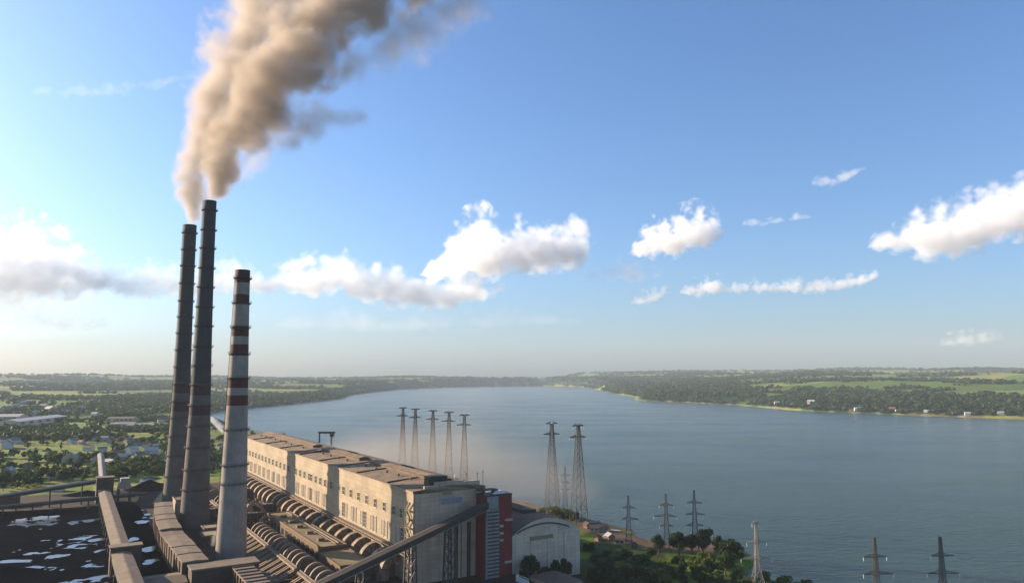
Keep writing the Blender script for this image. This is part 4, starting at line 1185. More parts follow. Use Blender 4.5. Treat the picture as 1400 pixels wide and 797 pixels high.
cloud([(340, 380, 398), (362, 374, 402), (385, 362, 402), (410, 354, 404), (432, 352, 404), (452, 350, 402), (470, 345, 400), (480, 356, 408), (500, 368, 416), (525, 362, 420), (555, 368, 420), (585, 376, 424), (620, 380, 422), (655, 378, 416), (685, 384, 400)], 0.00210, 'long low white cloud bank left of the large heaped cloud', cb=0.32, g=0.35, nsc=527)
cloud([(862, 345, 352), (876, 316, 354), (892, 298, 352), (912, 296, 352), (930, 290, 350), (946, 284, 346), (962, 282, 342), (976, 292, 338), (986, 312, 328)], 0.00400, 'compact bright white cloud high above the far shore', nsc=385)
cloud([(790, 374, 384), (815, 358, 386), (850, 350, 388), (880, 352, 388), (900, 362, 382)], 0.00060, 'thin grey cloud patch under the compact bright cloud', nsc=456)
cloud([(866, 408, 417), (878, 396, 418), (892, 390, 416), (908, 386, 406)], 0.00250, 'tiny pale cloud tuft below the compact bright cloud', nsc=223)
cloud([(934, 396, 408), (948, 382, 408), (966, 378, 406), (984, 374, 402), (996, 390, 400), (1010, 384, 402), (1036, 380, 402), (1060, 386, 400), (1085, 380, 402), (1110, 380, 402), (1140, 380, 400), (1165, 376, 396), (1186, 368, 390), (1198, 370, 382)], 0.00300, 'long narrow white cloud strip right of the lake centre', nsc=263)
cloud([(1194, 330, 340), (1215, 310, 344), (1235, 306, 344), (1250, 292, 344), (1275, 284, 346), (1300, 280, 356), (1320, 272, 354), (1345, 264, 336), (1375, 254, 332), (1405, 246, 326), (1450, 240, 320), (1500, 250, 310)], 0.00225, 'big soft white cloud at the right side of the sky', cb=0.25, nsc=527)
cloud([(1124, 240, 256), (1146, 236, 257), (1166, 230, 250), (1188, 224, 236)], 0.00110, 'small faint cloud alone in the upper right sky', nsc=304)
cloud([(1024, 300, 314), (1044, 298, 312), (1064, 297, 306), (1080, 293, 304), (1096, 289, 302), (1112, 292, 300)], 0.00140, 'small streaky cloud below the faint upper one', nsc=263)
cloud([(1286, 462, 474), (1306, 446, 476), (1330, 448, 474), (1352, 450, 470), (1366, 456, 466)], 0.00130, 'faint pinkish cloud low over the right shore', nsc=210, color=(1, .96, .93))
cloud([(-90, 320, 420), (-50, 300, 424), (0, 316, 424), (25, 306, 422), (50, 308, 420), (75, 314, 415), (95, 330, 410), (118, 352, 405), (135, 365, 396)], 0.00090, 'broad bright cloud at the left edge of the sky', cb=0.3, g=0.12, nsc=434, soft=0.7)
cloud([(118, 366, 396), (145, 358, 402), (175, 362, 408), (205, 360, 410), (235, 362, 408), (270, 366, 405), (300, 358, 404), (318, 348, 402), (345, 366, 402)], 0.00085, 'pale cloud bank behind the three chimneys', cb=0.35, g=0.12, nsc=336, soft=0.7)
cloud([(-60, 414, 450), (0, 410, 452), (50, 418, 453), (100, 424, 453), (140, 428, 452), (160, 440, 450)], 0.00045, 'flat grey cloud low in the left sky', cb=0.3, g=0.12, nsc=350, soft=0.8)
cloud([(20, 124, 138), (70, 118, 136), (120, 112, 132), (170, 107, 126), (215, 102, 118), (255, 97, 109)], 0.00032, 'thin white cirrus streak in the upper left sky', g=0.12, nsc=420, soft=0.9)

cloud([(380, 430, 452), (450, 420, 455), (540, 424, 456), (640, 418, 452), (730, 424, 446), (800, 434, 444)], 0.00030, 'very thin pale cloud sheet low above the head of the lake', nsc=700, soft=1.2, cb=0.3)
# ------------------------------------------------------------------ haze
hz = MB(); hz.box(-14750, 14750, -14750, 14750, -18, 790)
ho = hz.build('haze', volume_mat('haze', (0.52, 0.605, 0.69), HAZE_DENSITY, 0.0))
tag(ho, 'pale blue air haze over the whole valley', 'haze', None, 'stuff')

# ------------------------------------------------------------------ lattice pylons
def pylon(x, y, z, h, bw, tw_, arms, rot, label, group, steel, waist=None, fat=1.0):
    root = empty('lattice_pylon', (x, y, z), rot, label, 'pylon', group)
    def half(zz):
        if waist and zz < waist[0]: return bw / 2 + (waist[1] / 2 - bw / 2) * zz / waist[0]
        if waist: return waist[1] / 2 + (tw_ / 2 - waist[1] / 2) * (zz - waist[0]) / (h - waist[0])
        return bw / 2 + (tw_ / 2 - bw / 2) * zz / h
    lv2 = [0.0]
    while lv2[-1] < h - 1: lv2.append(min(h, lv2[-1] + max(2.2, half(lv2[-1]) * 2.0)))
    cr = ((-1, -1), (1, -1), (1, 1), (-1, 1))
    for sx, sy in cr:
        mb = MB()
        for a, c in zip(lv2[:-1], lv2[1:]): mb.bar((sx * half(a), sy * half(a), a), (sx * half(c), sy * half(c), c), 0.36 * fat)
        mb.build('leg', steel, root)
    mb = MB()
    for a, c in zip(lv2[:-1], lv2[1:]):
        for k in range(4):
            (ax, ay), (bx, by) = cr[k], cr[(k + 1) % 4]
            ha, hc = half(a), half(c)
            mb.bar((ax * ha, ay * ha, a), (bx * hc, by * hc, c), 0.2 * fat); mb.bar((bx * ha, by * ha, a), (ax * hc, ay * hc, c), 0.2 * fat)
            mb.bar((ax * hc, ay * hc, c), (bx * hc, by * hc, c), 0.2 * fat)
    mb.build('bracing', steel, root)
    for az, hl, hr in arms:
        w = half(min(az, h)) + 0.05
        mb = MB()
        for sgn, ln in ((-1, hl), (1, hr)):
            if ln <= 0: continue
            tip = (sgn * ln, 0, az)
            for sy in (-1, 1):
                mb.bar((sgn * w, sy * w, az), tip, 0.32 * fat); mb.bar((sgn * w, sy * w, az + 1.5), tip, 0.26 * fat)
                for q in (0.33, 0.66):
                    mb.bar((sgn * (w + (ln - w) * q), sy * w * (1 - q), az), (sgn * (w + (ln - w) * (q - .33)), sy * w * (1.33 - q), az + 1.5 * (1.33 - q)), 0.18 * fat)
        arm = mb.build('crossarm', steel, root)
        for sgn, ln in ((-1, hl), (1, hr)):
            if ln <= 0: continue
            ib = MB(); ib.lathe([(0.05, az), (0.14, az - 0.3), (0.14, az - 2.0), (0.05, az - 2.2)], c=(sgn * (ln - 0.1), 0), n=8, caps=True)
            ib.build('insulator', M['white_paint'], arm)
    return root
dk, gv = M['dark_steel'], M['galv_steel']
LK = -5.0
tall = 'tall twin-armed pylons along the lake shore'
for k, (u, v, t_) in enumerate(((635, 567, 200), (614, 563, 200), (592, 561, 200), (568, 559, 200), (551, 557, 200))):
    p = pixd(u, v, 1); 
    # stand on the shore line, as high as the photograph shows
    Y = [765, 818, 856, 893, 920][k]
    q = pixd(u, v, Y)
    pylon(q.x, Y, LK, q.z - LK, 9.0, 2.0, [(q.z - LK - 0.6, 5.5, 5.5), (q.z - LK - 10.3, 8.5, 7.0)], R(8 + 3 * k), 'tall dark lattice pylon behind the hall roof, %s of five from the right' % ['first', 'second', 'third', 'fourth', 'fifth'][k], tall, dk, fat=1.7)
for k, (u, v, vb_) in enumerate(((755, 578, 701), (791.5, 581, 714))):
    x, y = pix(u, vb_, LK); q = pixd(u, v, y)
    pylon(x, y, LK, q.z - LK, 11.0, 2.1, [(q.z - LK - 0.6, 5.5, 5.5), (q.z - LK - 9.8, 8.0, 7.5)], R(15 + 8 * k), ['tall grey lattice pylon standing on shore right of the arched hall, left of the pair', 'tall grey lattice pylon standing on shore, right of the pair'][k], tall, dk, fat=1.25)
small = 'smaller three-armed pylons on the promontory'
for u, v, vb_, arms, lab in ((773, 637, 697, [(.62, 4.2, 4.2), (.78, 5, 5), (.46, 4, 4)], 'small pylon between the two tall grey pylons'),
                             (860, 677, 748, [(.76, 4.2, 5.2), (.54, 4.6, 7.2)], 'small pylon beside the littered shore strip'),
                             (912, 673, 757, [(.79, 4.6, 5.2), (.61, 8.3, 7.0), (.45, 4.6, 4.6)], 'reddish pylon between the round trees, left of its neighbour'),
                             (951, 670, 753, [(.79, 5.2, 5.6), (.60, 6.4, 7.0), (.42, 6.0, 6.0)], 'pylon rising behind the round dark trees on the promontory')):
    x, y = pix(u, vb_, LK); q = pixd(u, v, y); h = q.z - LK
    pylon(x, y, LK, h, 4.4, 0.7, [(h * a, l_, r_) for a, l_, r_ in arms], R(-6), lab, small, M['rust_steel'] if u == 912 else dk, fat=0.62)
for u, v, Yd, arms, lab in ((1033, 714, 424, [(.985, 2.2, 2.2), (.70, 5.6, 6.0), (.46, 9.2, 8.6)], 'pale pylon with splayed legs at the tip of the wooded shore'),
                            (1195, 734, 400, [(.70, 6.6, 6.4), (.44, 7.0, 9.6)], 'dark pylon at the bottom edge before the lake, left of two'),
                            (1285, 732, 400, [(.70, 6.0, 7.4), (.44, 8.4, 9.6)], 'dark pylon at the bottom edge before the lake, right of two')):
    q = pixd(u, v, Yd); zb = max(gz_at(q.x, Yd), -7.6); h = q.z - zb
    pylon(q.x, Yd, zb, h, 7.5, 0.9, [(h * a, l_, r_) for a, l_, r_ in arms], R(4), lab, 'pylons along the near shore', M['concrete_pale'] if u == 1033 else dk, waist=(h * .34, 2.3), fat=0.68)

# conductors hanging between the pylons of each row
def cable(a, b, sag, label, group):
    a, b = Vector(a), Vector(b); mid = (a + b) / 2
    pts = []
    for k in range(17):
        f = k / 16; q = a.lerp(b, f) - mid; q.z -= sag * 4 * f * (1 - f); pts.append(q)
    mb = MB(); mb.tube(pts, 0.07, 5)
    tag(mb.build('power_cable', M['dark_steel'], None, loc=mid), label, 'cable', group)
PT = []
for k, (u, v) in enumerate(((635, 567), (614, 563), (592, 561), (568, 559), (551, 557))):
    PT.append(pixd(u, v, [765, 818, 856, 893, 920][k]))
for k, (u, v, vb_) in enumerate(((755, 578, 701), (791.5, 581, 714))):
    PT.insert(0, pixd(u, v, pix(u, vb_, LK)[1]))
for k in range(len(PT) - 1):
    for dz, dx, nm in ((-.8, -5, 'upper'), (-12.6, -7.5, 'lower')):
        cable(PT[k] + Vector((dx, -1, dz)), PT[k + 1] + Vector((dx, -1, dz)), 5, '%s sagging cable in the %s span of the tall pylon row from the right' % (nm, ['first', 'second', 'third', 'fourth', 'fifth', 'sixth'][k]), 'cables between the tall pylons')
# gantry crane by the far end of the hall
q0 = pixd(437, 590, 905); q1 = pixd(457, 591, 905)
gc = empty('gantry_crane', (q0.x, 905, -2), 0, 'dark gantry crane standing on the shore behind the hall roof', 'crane')
hh = q0.z + 2; ww = q1.x - q0.x
mb = MB(); mb.bar((-1.5, 0, hh - 1), (ww + 1, 0, hh - 1), 2.2, 2.4); mb.build('bridge', dk, gc)
for xx in (0.0, ww - 3):
    mb = MB()
    for sy in (-3, 3): mb.bar((xx, sy * 1.6, 0), (xx, sy * .3, hh - 2), 1.0)
    for k in range(4): mb.bar((xx, -3, hh * k / 5), (xx, 3, hh * (k + .6) / 5), 0.4)
    mb.build('leg', dk, gc)
mb = MB(); mb.box(ww - 5, ww - .5, -2, 2, hh - 6, hh - 2.3); mb.build('cabin', dk, gc)
mb = MB(); mb.bar((ww - 3, 0, hh - 6), (ww - 4.5, 0, hh - 13), 0.6); mb.build('hook', dk, gc)

# ------------------------------------------------------------------ trees
def leaf_cloud(seed, clumps, per, size):
    g = np.random.default_rng(seed)
    V = []
    for cx, cy_, cz, r in clumps:
        n = max(4, int(per * r * r))
        d = g.normal(size=(n, 3)); d /= np.linalg.norm(d, axis=1)[:, None]
        c = np.array((cx, cy_, cz)) + d * (r * g.uniform(0.55, 1.08, (n, 1))) * np.array((1, 1, 0.86))
        nrm = d + 0.7 * g.normal(size=(n, 3)); nrm /= np.linalg.norm(nrm, axis=1)[:, None]
        a = np.cross(nrm, g.normal(size=(n, 3))); a /= np.linalg.norm(a, axis=1)[:, None] + 1e-9
        b2 = np.cross(nrm, a)
        sz = size * g.uniform(0.6, 1.3, (n, 1))
        V.append(np.stack([c - a * sz, c - b2 * sz * .7, c + a * sz, c + b2 * sz * .7], 1))
    return np.concatenate(V)
def quads_obj(name, Q, mats, parent=None, mi=None):
    v = Q.reshape(-1, 3); f = np.arange(len(v)).reshape(-1, 4)
    me = grid_mesh(name, v, f, False)
    for m in (mats if isinstance(mats, list) else [mats]): me.materials.append(m)
    o = bpy.data.objects.new(name, me); COL.objects.link(o)
    if parent is not None: o.parent = parent; KIDS.setdefault(parent.name, []).append(o)
    return o
def make_tree(seed, kind, leafm, detail, name='broadleaf_tree'):
    """unit tree 10 m high"""
    r_ = random.Random(seed)
    root = empty(name, (0, 0, 0), 0)
    mb = MB(); cl = []
    if kind == 'round':
        mb.tube([(0, 0, -0.4), (0.1, 0, 1.5), (0.05, .1, 4), (0, 0, 7)], [0.36, 0.27, 0.2, 0.08], 7)
        for k in range(7):
            a = k * 2.4 + r_.random(); z0 = 2 + k * .6
            tip = (math.cos(a) * r_.uniform(1.6, 2.6), math.sin(a) * r_.uniform(1.6, 2.6), z0 + r_.uniform(1.6, 2.6))
            mb.tube([(0.05, 0, z0), tip], [0.13, 0.04], 5)
            cl.append((*tip, r_.uniform(1.0, 1.7)))
        for k in range(11):
            a = r_.random() * 6.28; q = r_.random() ** .5 * 2.3; z0 = r_.uniform(3.4, 8.4)
            q *= math.sqrt(max(0.1, 1 - ((z0 - 5.4) / 4.2) ** 2))
            cl.append((math.cos(a) * q, math.sin(a) * q, z0, r_.uniform(0.9, 1.6)))
        cl.append((0, 0, 8.6, 1.2))
    elif kind == 'poplar':
        mb.tube([(0, 0, -0.4), (0, 0, 9)], [0.26, 0.05], 7)
        for k in range(16):
            z0 = 1.6 + k * .52; q = 1.15 * math.sin(math.pi * (0.15 + 0.85 * (k / 16)) ** .8) + .1
            a = r_.random() * 6.28
            mb.bar((0, 0, z0 - .5), (math.cos(a) * q * .6, math.sin(a) * q * .6, z0), 0.07)
            cl.append((math.cos(a) * q * .45, math.sin(a) * q * .45, z0, r_.uniform(.65, 1.0) * (1.1 if k < 12 else .7)))
    else:   # shrub: several stems, low crown
        for k in range(5):
            a = k * 1.26; tip = (math.cos(a) * 2.2, math.sin(a) * 2.2, 4)
            mb.tube([(0, 0, -.3), tip], [0.18, 0.05], 5)
        for k in range(12):
            a = r_.random() * 6.28; q = r_.random() ** .5 * 4.2
            cl.append((math.cos(a) * q, math.sin(a) * q, r_.uniform(1.8, 7.2) * (1 - .08 * q), r_.uniform(1.6, 2.6)))
    mb.build('trunk', M['bark'], root)
    quads_obj('crown', leaf_cloud(seed, cl, detail[0], detail[1]), leafm, root)
    return root
HI, LOW_ = (60, 0.36), (16, 0.62)
TREES = {}
for key, kd, lm_, dt in (('dark', 'round', 'leaf_dark', HI), ('dark2', 'round', 'leaf_dark', HI), ('mid', 'round', 'leaf', HI), ('bright', 'shrub', 'leaf_bright', (30, .5)), ('bush', 'shrub', 'leaf', (30, .5)), ('darkbush', 'shrub', 'leaf_dark', (30, .5)), ('poplarhi', 'poplar', 'leaf_dark', HI),
                         ('v0', 'round', 'leaf', LOW_), ('v1', 'round', 'leaf', LOW_), ('v2', 'round', 'leaf_dark', LOW_), ('v3', 'poplar', 'leaf', LOW_), ('v4', 'shrub', 'leaf', (9, .85)), ('v5', 'round', 'leaf', LOW_), ('vy', 'shrub', 'leaf_yellow', (9, .6))):
    nm = {'round': 'broadleaf_tree', 'poplar': 'poplar_tree', 'shrub': 'shrub'}[kd]
    TREES[key] = [make_tree(sum(map(ord, key)) * 7, kd, M[lm_], dt, nm), False]
def place(key, x, y, z, h, wide, rz, label, cat, group=None):
    src, used = TREES[key]
    o = src if not used else copy_tree(src)
    TREES[key][1] = True
    o.location = (x, y, z); o.rotation_euler = (0, 0, rz); k = h / 10.0
    o.scale = (k * wide, k * wide, k)
    o['label'] = label; o['category'] = cat
    if group: o['group'] = group
    return o
tr_ = random.Random(99)
PROM = [  # key, base u, base v, top v, width, label
 ('dark', 901, 757, 731, .75, 'narrow round dark tree left of the reddish pylon'),
 ('dark2', 929, 759, 728, 1.0, 'big round dark tree between the two promontory pylons'),
 ('dark', 946, 756, 731, .9, 'round dark tree directly in front of the promontory pylon'),
 ('dark2', 961, 757, 724, .85, 'tallest dark tree just right of the promontory pylon'),
 ('bright', 968, 770, 749, .95, 'bright yellow-green bush in front of the dark trees'),
 ('bright', 948, 774, 757, .8, 'smaller bright green bush on the sunlit grass'),
 ('dark', 984, 764, 733, .6, 'slim dark tree left of the shore-end clump'),
 ('dark2', 1000, 772, 737, .95, 'broad dark tree at the right end of the promontory clump'),
 ('mid', 992, 786, 755, .9, 'mid green tree below the shore-end clump'),
 ('darkbush', 966, 792, 762, .9, 'low dark bush mass under the bright bush'),
 ('mid', 889, 766, 748, .9, 'small green tree left of the narrow dark one'),
 ('bush', 873, 768, 752, .9, 'green bush at the left end of the grass patch'),
 ('bush', 915, 788, 768, .8, 'green bush in the shaded foreground below the pylons'),
 ('poplarhi', 934, 800, 765, 1.1, 'tall narrow dark tree in the shaded foreground'),
 ('darkbush', 896, 796, 770, .9, 'dark bush in the shade below the round trees'),
 ('darkbush', 866, 794, 768, 1.0, 'wide dark bush in the shade of the turbine hall'),
 ('darkbush', 836, 792, 771, 1.1, 'dark bush near the turbine hall corner'),
 ('darkbush', 812, 790, 774, 1.0, 'low dark bush right beside the white end wall'),
 ('mid', 1007, 800, 778, .8, 'small dark green tree left of the splayed-leg pylon'),
 ('darkbush', 1025, 803, 788, .8, 'low bush at the foot of the splayed-leg pylon'),
 ('mid', 1046, 801, 780, .7, 'small tree right of the splayed-leg pylon'),
 ('bush', 1072, 803, 781, .9, 'bush near the bottom edge right of the splayed-leg pylon'),
 ('bush', 1106, 806, 788, .9, 'last bush on the right along the bottom edge'),
 ('bush', 757, 704, 686, 1.2, 'olive bush at the foot of the left tall grey pylon'),
 ('bush', 769, 706, 690, .9, 'olive bush between the two tall grey pylons'),
 ('darkbush', 781, 710, 692, .8, 'dark bush just left of the right tall grey pylon'),
 ('bush', 741, 701, 691, .9, 'small bush on the bank above the barrel roof'),
 ('darkbush', 806, 752, 738, .9, 'dark bush behind the turbine hall corner'),
 ('bush', 829, 759, 748, .9, 'green bush below the littered shore strip'),
 ('bright', 850, 765, 754, .8, 'bright green bush at the grass edge under the shore'),
 ('bright', 905, 772, 762, .8, 'bright green bush on the grass below the reddish pylon'),
 ('mid', 856, 768, 750, .9, 'small leafy tree just below the shore pylon'),
 ('mid', 880, 780, 758, 1.0, 'leafy green tree between the grass patch and the shaded bushes'),
 ('bush', 838, 770, 756, 1.1, 'green bush at the top of the shaded slope'),
 ('bush', 926, 768, 755, .9, 'low green bush below the big round dark tree'),
 ('bright', 985, 776, 760, .9, 'bright bush below the slim dark tree'),
 ('mid', 960, 800, 772, 1.1, 'leafy tree at the bottom edge below the dark bush mass'),
 ('mid', 905, 806, 778, 1.1, 'leafy tree at the bottom edge left of the tall narrow one'),
 ('darkbush', 848, 806, 780, 1.2, 'dark bush at the bottom edge right of the white wall'),
 ('darkbush', 880, 808, 784, 1.2, 'broad dark bush at the bottom edge in the hall shadow'),
 ('mid', 980, 806, 780, 1.0, 'leafy tree at the bottom edge under the shore-end clump'),
 ('bush', 815, 765, 752, 1.0, 'green bush on the slope beside the white wall'),
 ('darkbush', 824, 780, 764, 1.2, 'dark bush half way down the shaded slope'),
 ('bush', 1090, 806, 790, 1.0, 'low bush between the last two at the bottom edge'),
]
for key, u, vb_, vt, w, lab in PROM:
    x, y = pix(u, vb_, -5.5); zg = max(gz_at(x, y), -7.8); h = (pixd(u, vt, y).z - zg) * 1.1; w *= 1.4
    if 'bush' in key or key == 'bright': w *= 0.85
    place(key, x, y, zg - .1, h, w * tr_.uniform(.95, 1.05), tr_.random() * 6, lab, 'bush' if ('bush' in key or key == 'bright') else 'tree', 'trees and bushes on the promontory')
for k, (u, vt, key, w) in enumerate(((719, 763, 'dark', .8), (727, 756, 'dark2', .95), (744, 767, 'darkbush', .8), (758, 763, 'dark', .7), (770, 762, 'dark2', .8), (778, 766, 'dark', .6))):
    Y = 428 + 4 * (k % 3); q = pixd(u, vt, Y)
    place(key, q.x, Y, -3.5, q.z + 3.5, w, k * 1.3, 'dark round tree in front of the white arched wall, %s from the left' % ['first', 'second', 'third', 'fourth', 'fifth', 'sixth'][k], 'tree', 'dark trees before the arched wall')
def on_plant(x, y, m=0):
    s, t = ST(x, y)
    return -300 < s < 478 + m and -420 < t < 240
# village trees: individuals, the nearest ones beyond the coal yard
HOUSES = [(100, 607, 14, 0), (111, 608, 10, 1), (132, 604, 12, 1), (143, 603, 12, 2), (180, 619, 15, 2), (171, 629, 14, 2), (190, 626, 12, 3), (207, 621, 16, 2), (213, 626, 13, 2), (150, 635, 10, 2), (226, 633, 11, 0), (133, 631, 13, 0),
          (95, 633, 20, 0), (10, 613, 18, 0), (3, 606, 16, 3), (19, 607, 14, 0), (175, 605, 12, 0), (187, 609, 12, 3), (163, 611, 11, 1), (200, 611, 12, 1), (214, 612, 10, 2), (121, 616, 11, 3), (140, 617, 10, 0), (157, 622, 11, 1), (228, 619, 10, 3), (152, 606, 11, 3),
          (72, 654, 11, 2), (11, 648, 12, 2), (38, 640, 10, 3), (222, 578, 18, 1), (34, 557, 24, 2), (22, 560, 20, 2), (68, 565, 26, 2), (60, 561, 22, 0), (82, 562, 20, 1), (110, 563, 22, 2), (90, 567, 18, 0), (130, 571, 16, 2), (48, 569, 18, 2), (8, 565, 22, 0), (310, 603, 14, 1), (306, 615, 12, 2)]
HP = []
for u, v, w, k in HOUSES:
    x, y = pix(u, v, 0); HP.append((x, y, w, k))
cnt = 0; tried = 0; VT = []
while cnt < 285 and tried < 30000:
    tried += 1
    u = tr_.uniform(-30, 335); v = 583 + 76 * tr_.random() ** 0.9
    x, y = pix(u, v, 0)
    if on_plant(x, y, 30): continue
    if lake_sd(np.array([x]), np.array([y]))[0] < 15: continue
    d = fbm(np.array([x / 130 + 9]), np.array([y / 90 + 4]), 3)[0]
    if d < 0.47 and tr_.random() < 0.9: continue
    if any(abs(x - a * y / c) < w * .75 and -45 < y - c < w * .8 for a, c, w, _ in HP): continue
    if any((x - a) ** 2 + (y - c) ** 2 < 16 for a, c in VT): continue
    VT.append((x, y))
    key = tr_.choice(['v0', 'v1', 'v2', 'v1', 'v5', 'v4', 'v3', 'v0'])
    h = {'v3': tr_.uniform(12, 18), 'v4': tr_.uniform(3, 6)}.get(key, tr_.uniform(7.5, 14))
    lab, ct = {'v3': ('tall narrow poplar tree among the village gardens', 'tree'), 'v4': ('low green shrub in the village gardens', 'bush'), 'v2': ('dark green tree among the village gardens beyond the coal yard', 'tree')}.get(key, ('leafy green tree among the village gardens beyond the coal yard', 'tree'))
    place(key, x, y, gz_at(x, y) - .1, h, tr_.uniform(1.1, 1.6), tr_.random() * 6.28, lab, ct, 'village trees beyond the coal yard')
    cnt += 1
for k, (u, v, h) in enumerate(((30, 666, 5), (38, 667, 5), (46, 666, 5.5), (53, 667, 4.5))):
    x, y = pix(u, v, 0)
    place('vy', x, y, 0, h, 1.2, k, 'yellow flowering shrub behind the coal yard, %s from the left' % ['first', 'second', 'third', 'fourth'][k], 'bush', 'yellow shrubs behind the coal yard')
# dark hedge trees along the far edge of the coal yard
for k in range(12):
    u = 4 + 10.5 * k + tr_.uniform(-3, 3); v = 668 - 1.4 * k + tr_.uniform(-4, 4)
    x, y = pix(u, v, 0)
    place('v2', x, y, 0, tr_.uniform(7, 11), 1.2, k, 'dark tree in the row along the far edge of the coal yard', 'tree', 'row of dark trees along the coal yard')

# woods and hedges beyond: too many to count
g = np.random.default_rng(4)
pts = []
n_try = 150000
ang_ = np.radians(g.uniform(-42, 46, n_try)); rad_ = np.exp(g.uniform(math.log(900), math.log(11000), n_try))
wx, wy = rad_ * np.sin(ang_), rad_ * np.cos(ang_)
wsd = lake_sd(wx, wy)
fm = forest_mask(wx, wy, wsd)
vill = (wx < -200) & (rad_ < 3800) & (wsd > 12)
hedge = (np.abs(((cells(wx, wy, 300, 140, 0.35, 60) * 97) % 1) - 0.5) < 0.11) & (fbm(wx / 160, wy / 80, 3) > 0.54)
clus = vill & (fbm(wx / 150 + 3, wy / 95 + 7, 3) > 0.545)
keep = (wsd > 6) & (((fm > 0.5) & (g.random(n_try) < 0.55)) | (clus & (g.random(n_try) < 0.8)) | (hedge & (g.random(n_try) < .5) & ((wx > 0) | (rad_ > 2600))) | (hedge & (wx < 0) & (g.random(n_try) < .3)))
_s = (wx - B0[0]) * ES[0] + (wy - B0[1]) * ES[1]; _t = (wx - B0[0]) * ET[0] + (wy - B0[1]) * ET[1]
keep &= ~((_s < 560) & (_t > -430) & (_t < 60))
keep &= (wsd > 6) & ~((rad_ < 1450) & (g.random(n_try) < .8))
for _a, _c, _w, _k in HP: keep &= (np.hypot(wx - _a, wy - _c) > _w * .8) & ~((np.abs(wx - _a * wy / _c) < _w * .7) & (wy < _c) & (wy > _c - 60))
keep &= ~((_s < 1100) & (_t > 40) & (wx < 450))
WSH = [(-1125, 1660, 110), (-1200, 1900, 130), (-860, 1630, 50), (-790, 1620, 50), (-900, 1760, 60)]
for a, c, rr_ in WSH: keep &= np.hypot(wx - a, wy - c) > rr_
wx, wy, wr = wx[keep], wy[keep], rad_[keep]
wz = height(wx, wy)
nq = 10
hgt = g.uniform(7, 13, len(wx)) * (1 + np.clip((wr - 2500) / 9000, 0, .5)); wid = hgt * g.uniform(.45, .75, len(wx)) * (1 + np.clip((wr - 2200) / 5000, 0, 1.0))
c = np.stack([wx, wy, wz + hgt * .5], -1)[:, None, :]
d = g.normal(size=(len(wx), nq, 3)); d /= np.linalg.norm(d, axis=2)[..., None]
d[..., 2] = d[..., 2] * .9 + .1
sc = np.stack([wid, wid, hgt * .5], -1)[:, None, :]
cc_ = c + d * sc * g.uniform(.45, .95, (len(wx), nq, 1))
nr = d + .5 * g.normal(size=d.shape); nr /= np.linalg.norm(nr, axis=2)[..., None]
a_ = np.cross(nr, g.normal(size=d.shape)); a_ /= np.linalg.norm(a_, axis=2)[..., None] + 1e-9
b_ = np.cross(nr, a_)
s_ = (wid * .55)[:, None, None] * g.uniform(.7, 1.3, (len(wx), nq, 1))
Q = np.stack([cc_ - a_ * s_, cc_ - b_ * s_, cc_ + a_ * s_, cc_ + b_ * s_], 2).reshape(-1, 4, 3)
wood = quads_obj('woodland', Q, leaf_mat('wood_leaf', (0.014, 0.033, 0.012), (0.040, 0.070, 0.020), (0.040, 0.070, 0.020)))
tag(wood, 'far woods and hedgerows spread over the valley and the opposite bank', 'woodland', None, 'stuff')

# ------------------------------------------------------------------ houses
def house(x, y, z, w, d_, h, rz, wall, roof, label, group, chim=True, name='house'):
    o = empty(name, (x, y, z), rz, label, 'house', group)
    mb = MB(); mb.loft([[(-w / 2, a, -.5), (w / 2, a, -.5), (w / 2, a, h), (0, a, h + w * .32), (-w / 2, a, h)] for a in (-d_ / 2, d_ / 2)], 0, True); mb.build('wall', wall, o)
    mb = MB(); e = w * .06 + .3; rz_ = h + w * .32
    for sg in (-1, 1):
        mb.loft([[(sg * (w / 2 + e), a, h - e * .64 + .02), (0, a, rz_ + .02), (0, a, rz_ + .28), (sg * (w / 2 + e), a, h - e * .64 + .28)] for a in (-d_ / 2 - .5, d_ / 2 + .5)], 0, True)
    r = mb.build('roof', roof, o)
    if chim:
        mb = MB(); mb.box(w * .12, w * .12 + .8, -d_ * .2, -d_ * .2 + .8, h + w * .1, rz_ + 1.1); mb.build('chimney', HOUSE_WALLS[3], r)
    for k in range(2):
        mb = MB(); yy = -d_ * .25 + k * d_ * .5
        mb.box(w / 2 + .003, w / 2 + .08, yy - .6, yy + .6, 1.0, 2.4); mb.build('window', M['glass_dark'], o)
        mb = MB(); mb.box(-w / 2 - .08, -w / 2 - .003, yy - .6, yy + .6, 1.0, 2.4); mb.build('window', M['glass_dark'], o)
    return o
wn_ = ['white', 'cream', 'grey', 'brick']; rn_ = ['slate grey', 'red tiled', 'pale tin', 'dark brown']
hr_ = random.Random(3)
for x, y, w, k in HP:
    wl = hr_.choice([0, 0, 1, 2]); far_ = y > 1900
    w_ = w * .78
    house(x, y, gz_at(x, y), w_, w * hr_.uniform(.9, 1.25), w_ * .42 + 1.4, hr_.uniform(-.5, .5) + (1.57 if hr_.random() < .5 else 0), HOUSE_WALLS[wl], HOUSE_ROOFS[k],
          '%s-walled house with %s roof %s' % (wn_[wl], rn_[k], 'far off beyond the long sheds' if far_ else 'in the village beyond the coal yard'), 'village houses beyond the coal yard')
def hit(u, v):
    """where the ray through (u, v) meets the ground"""
    Ys = np.geomspace(1500, 9000, 900)
    p = np.array([pixd(u, v, Y)[:] for Y in Ys])
    hh = height(p[:, 0], p[:, 1])
    i = np.argmax(p[:, 2] < hh)
    return p[i, 0], p[i, 1], hh[i]
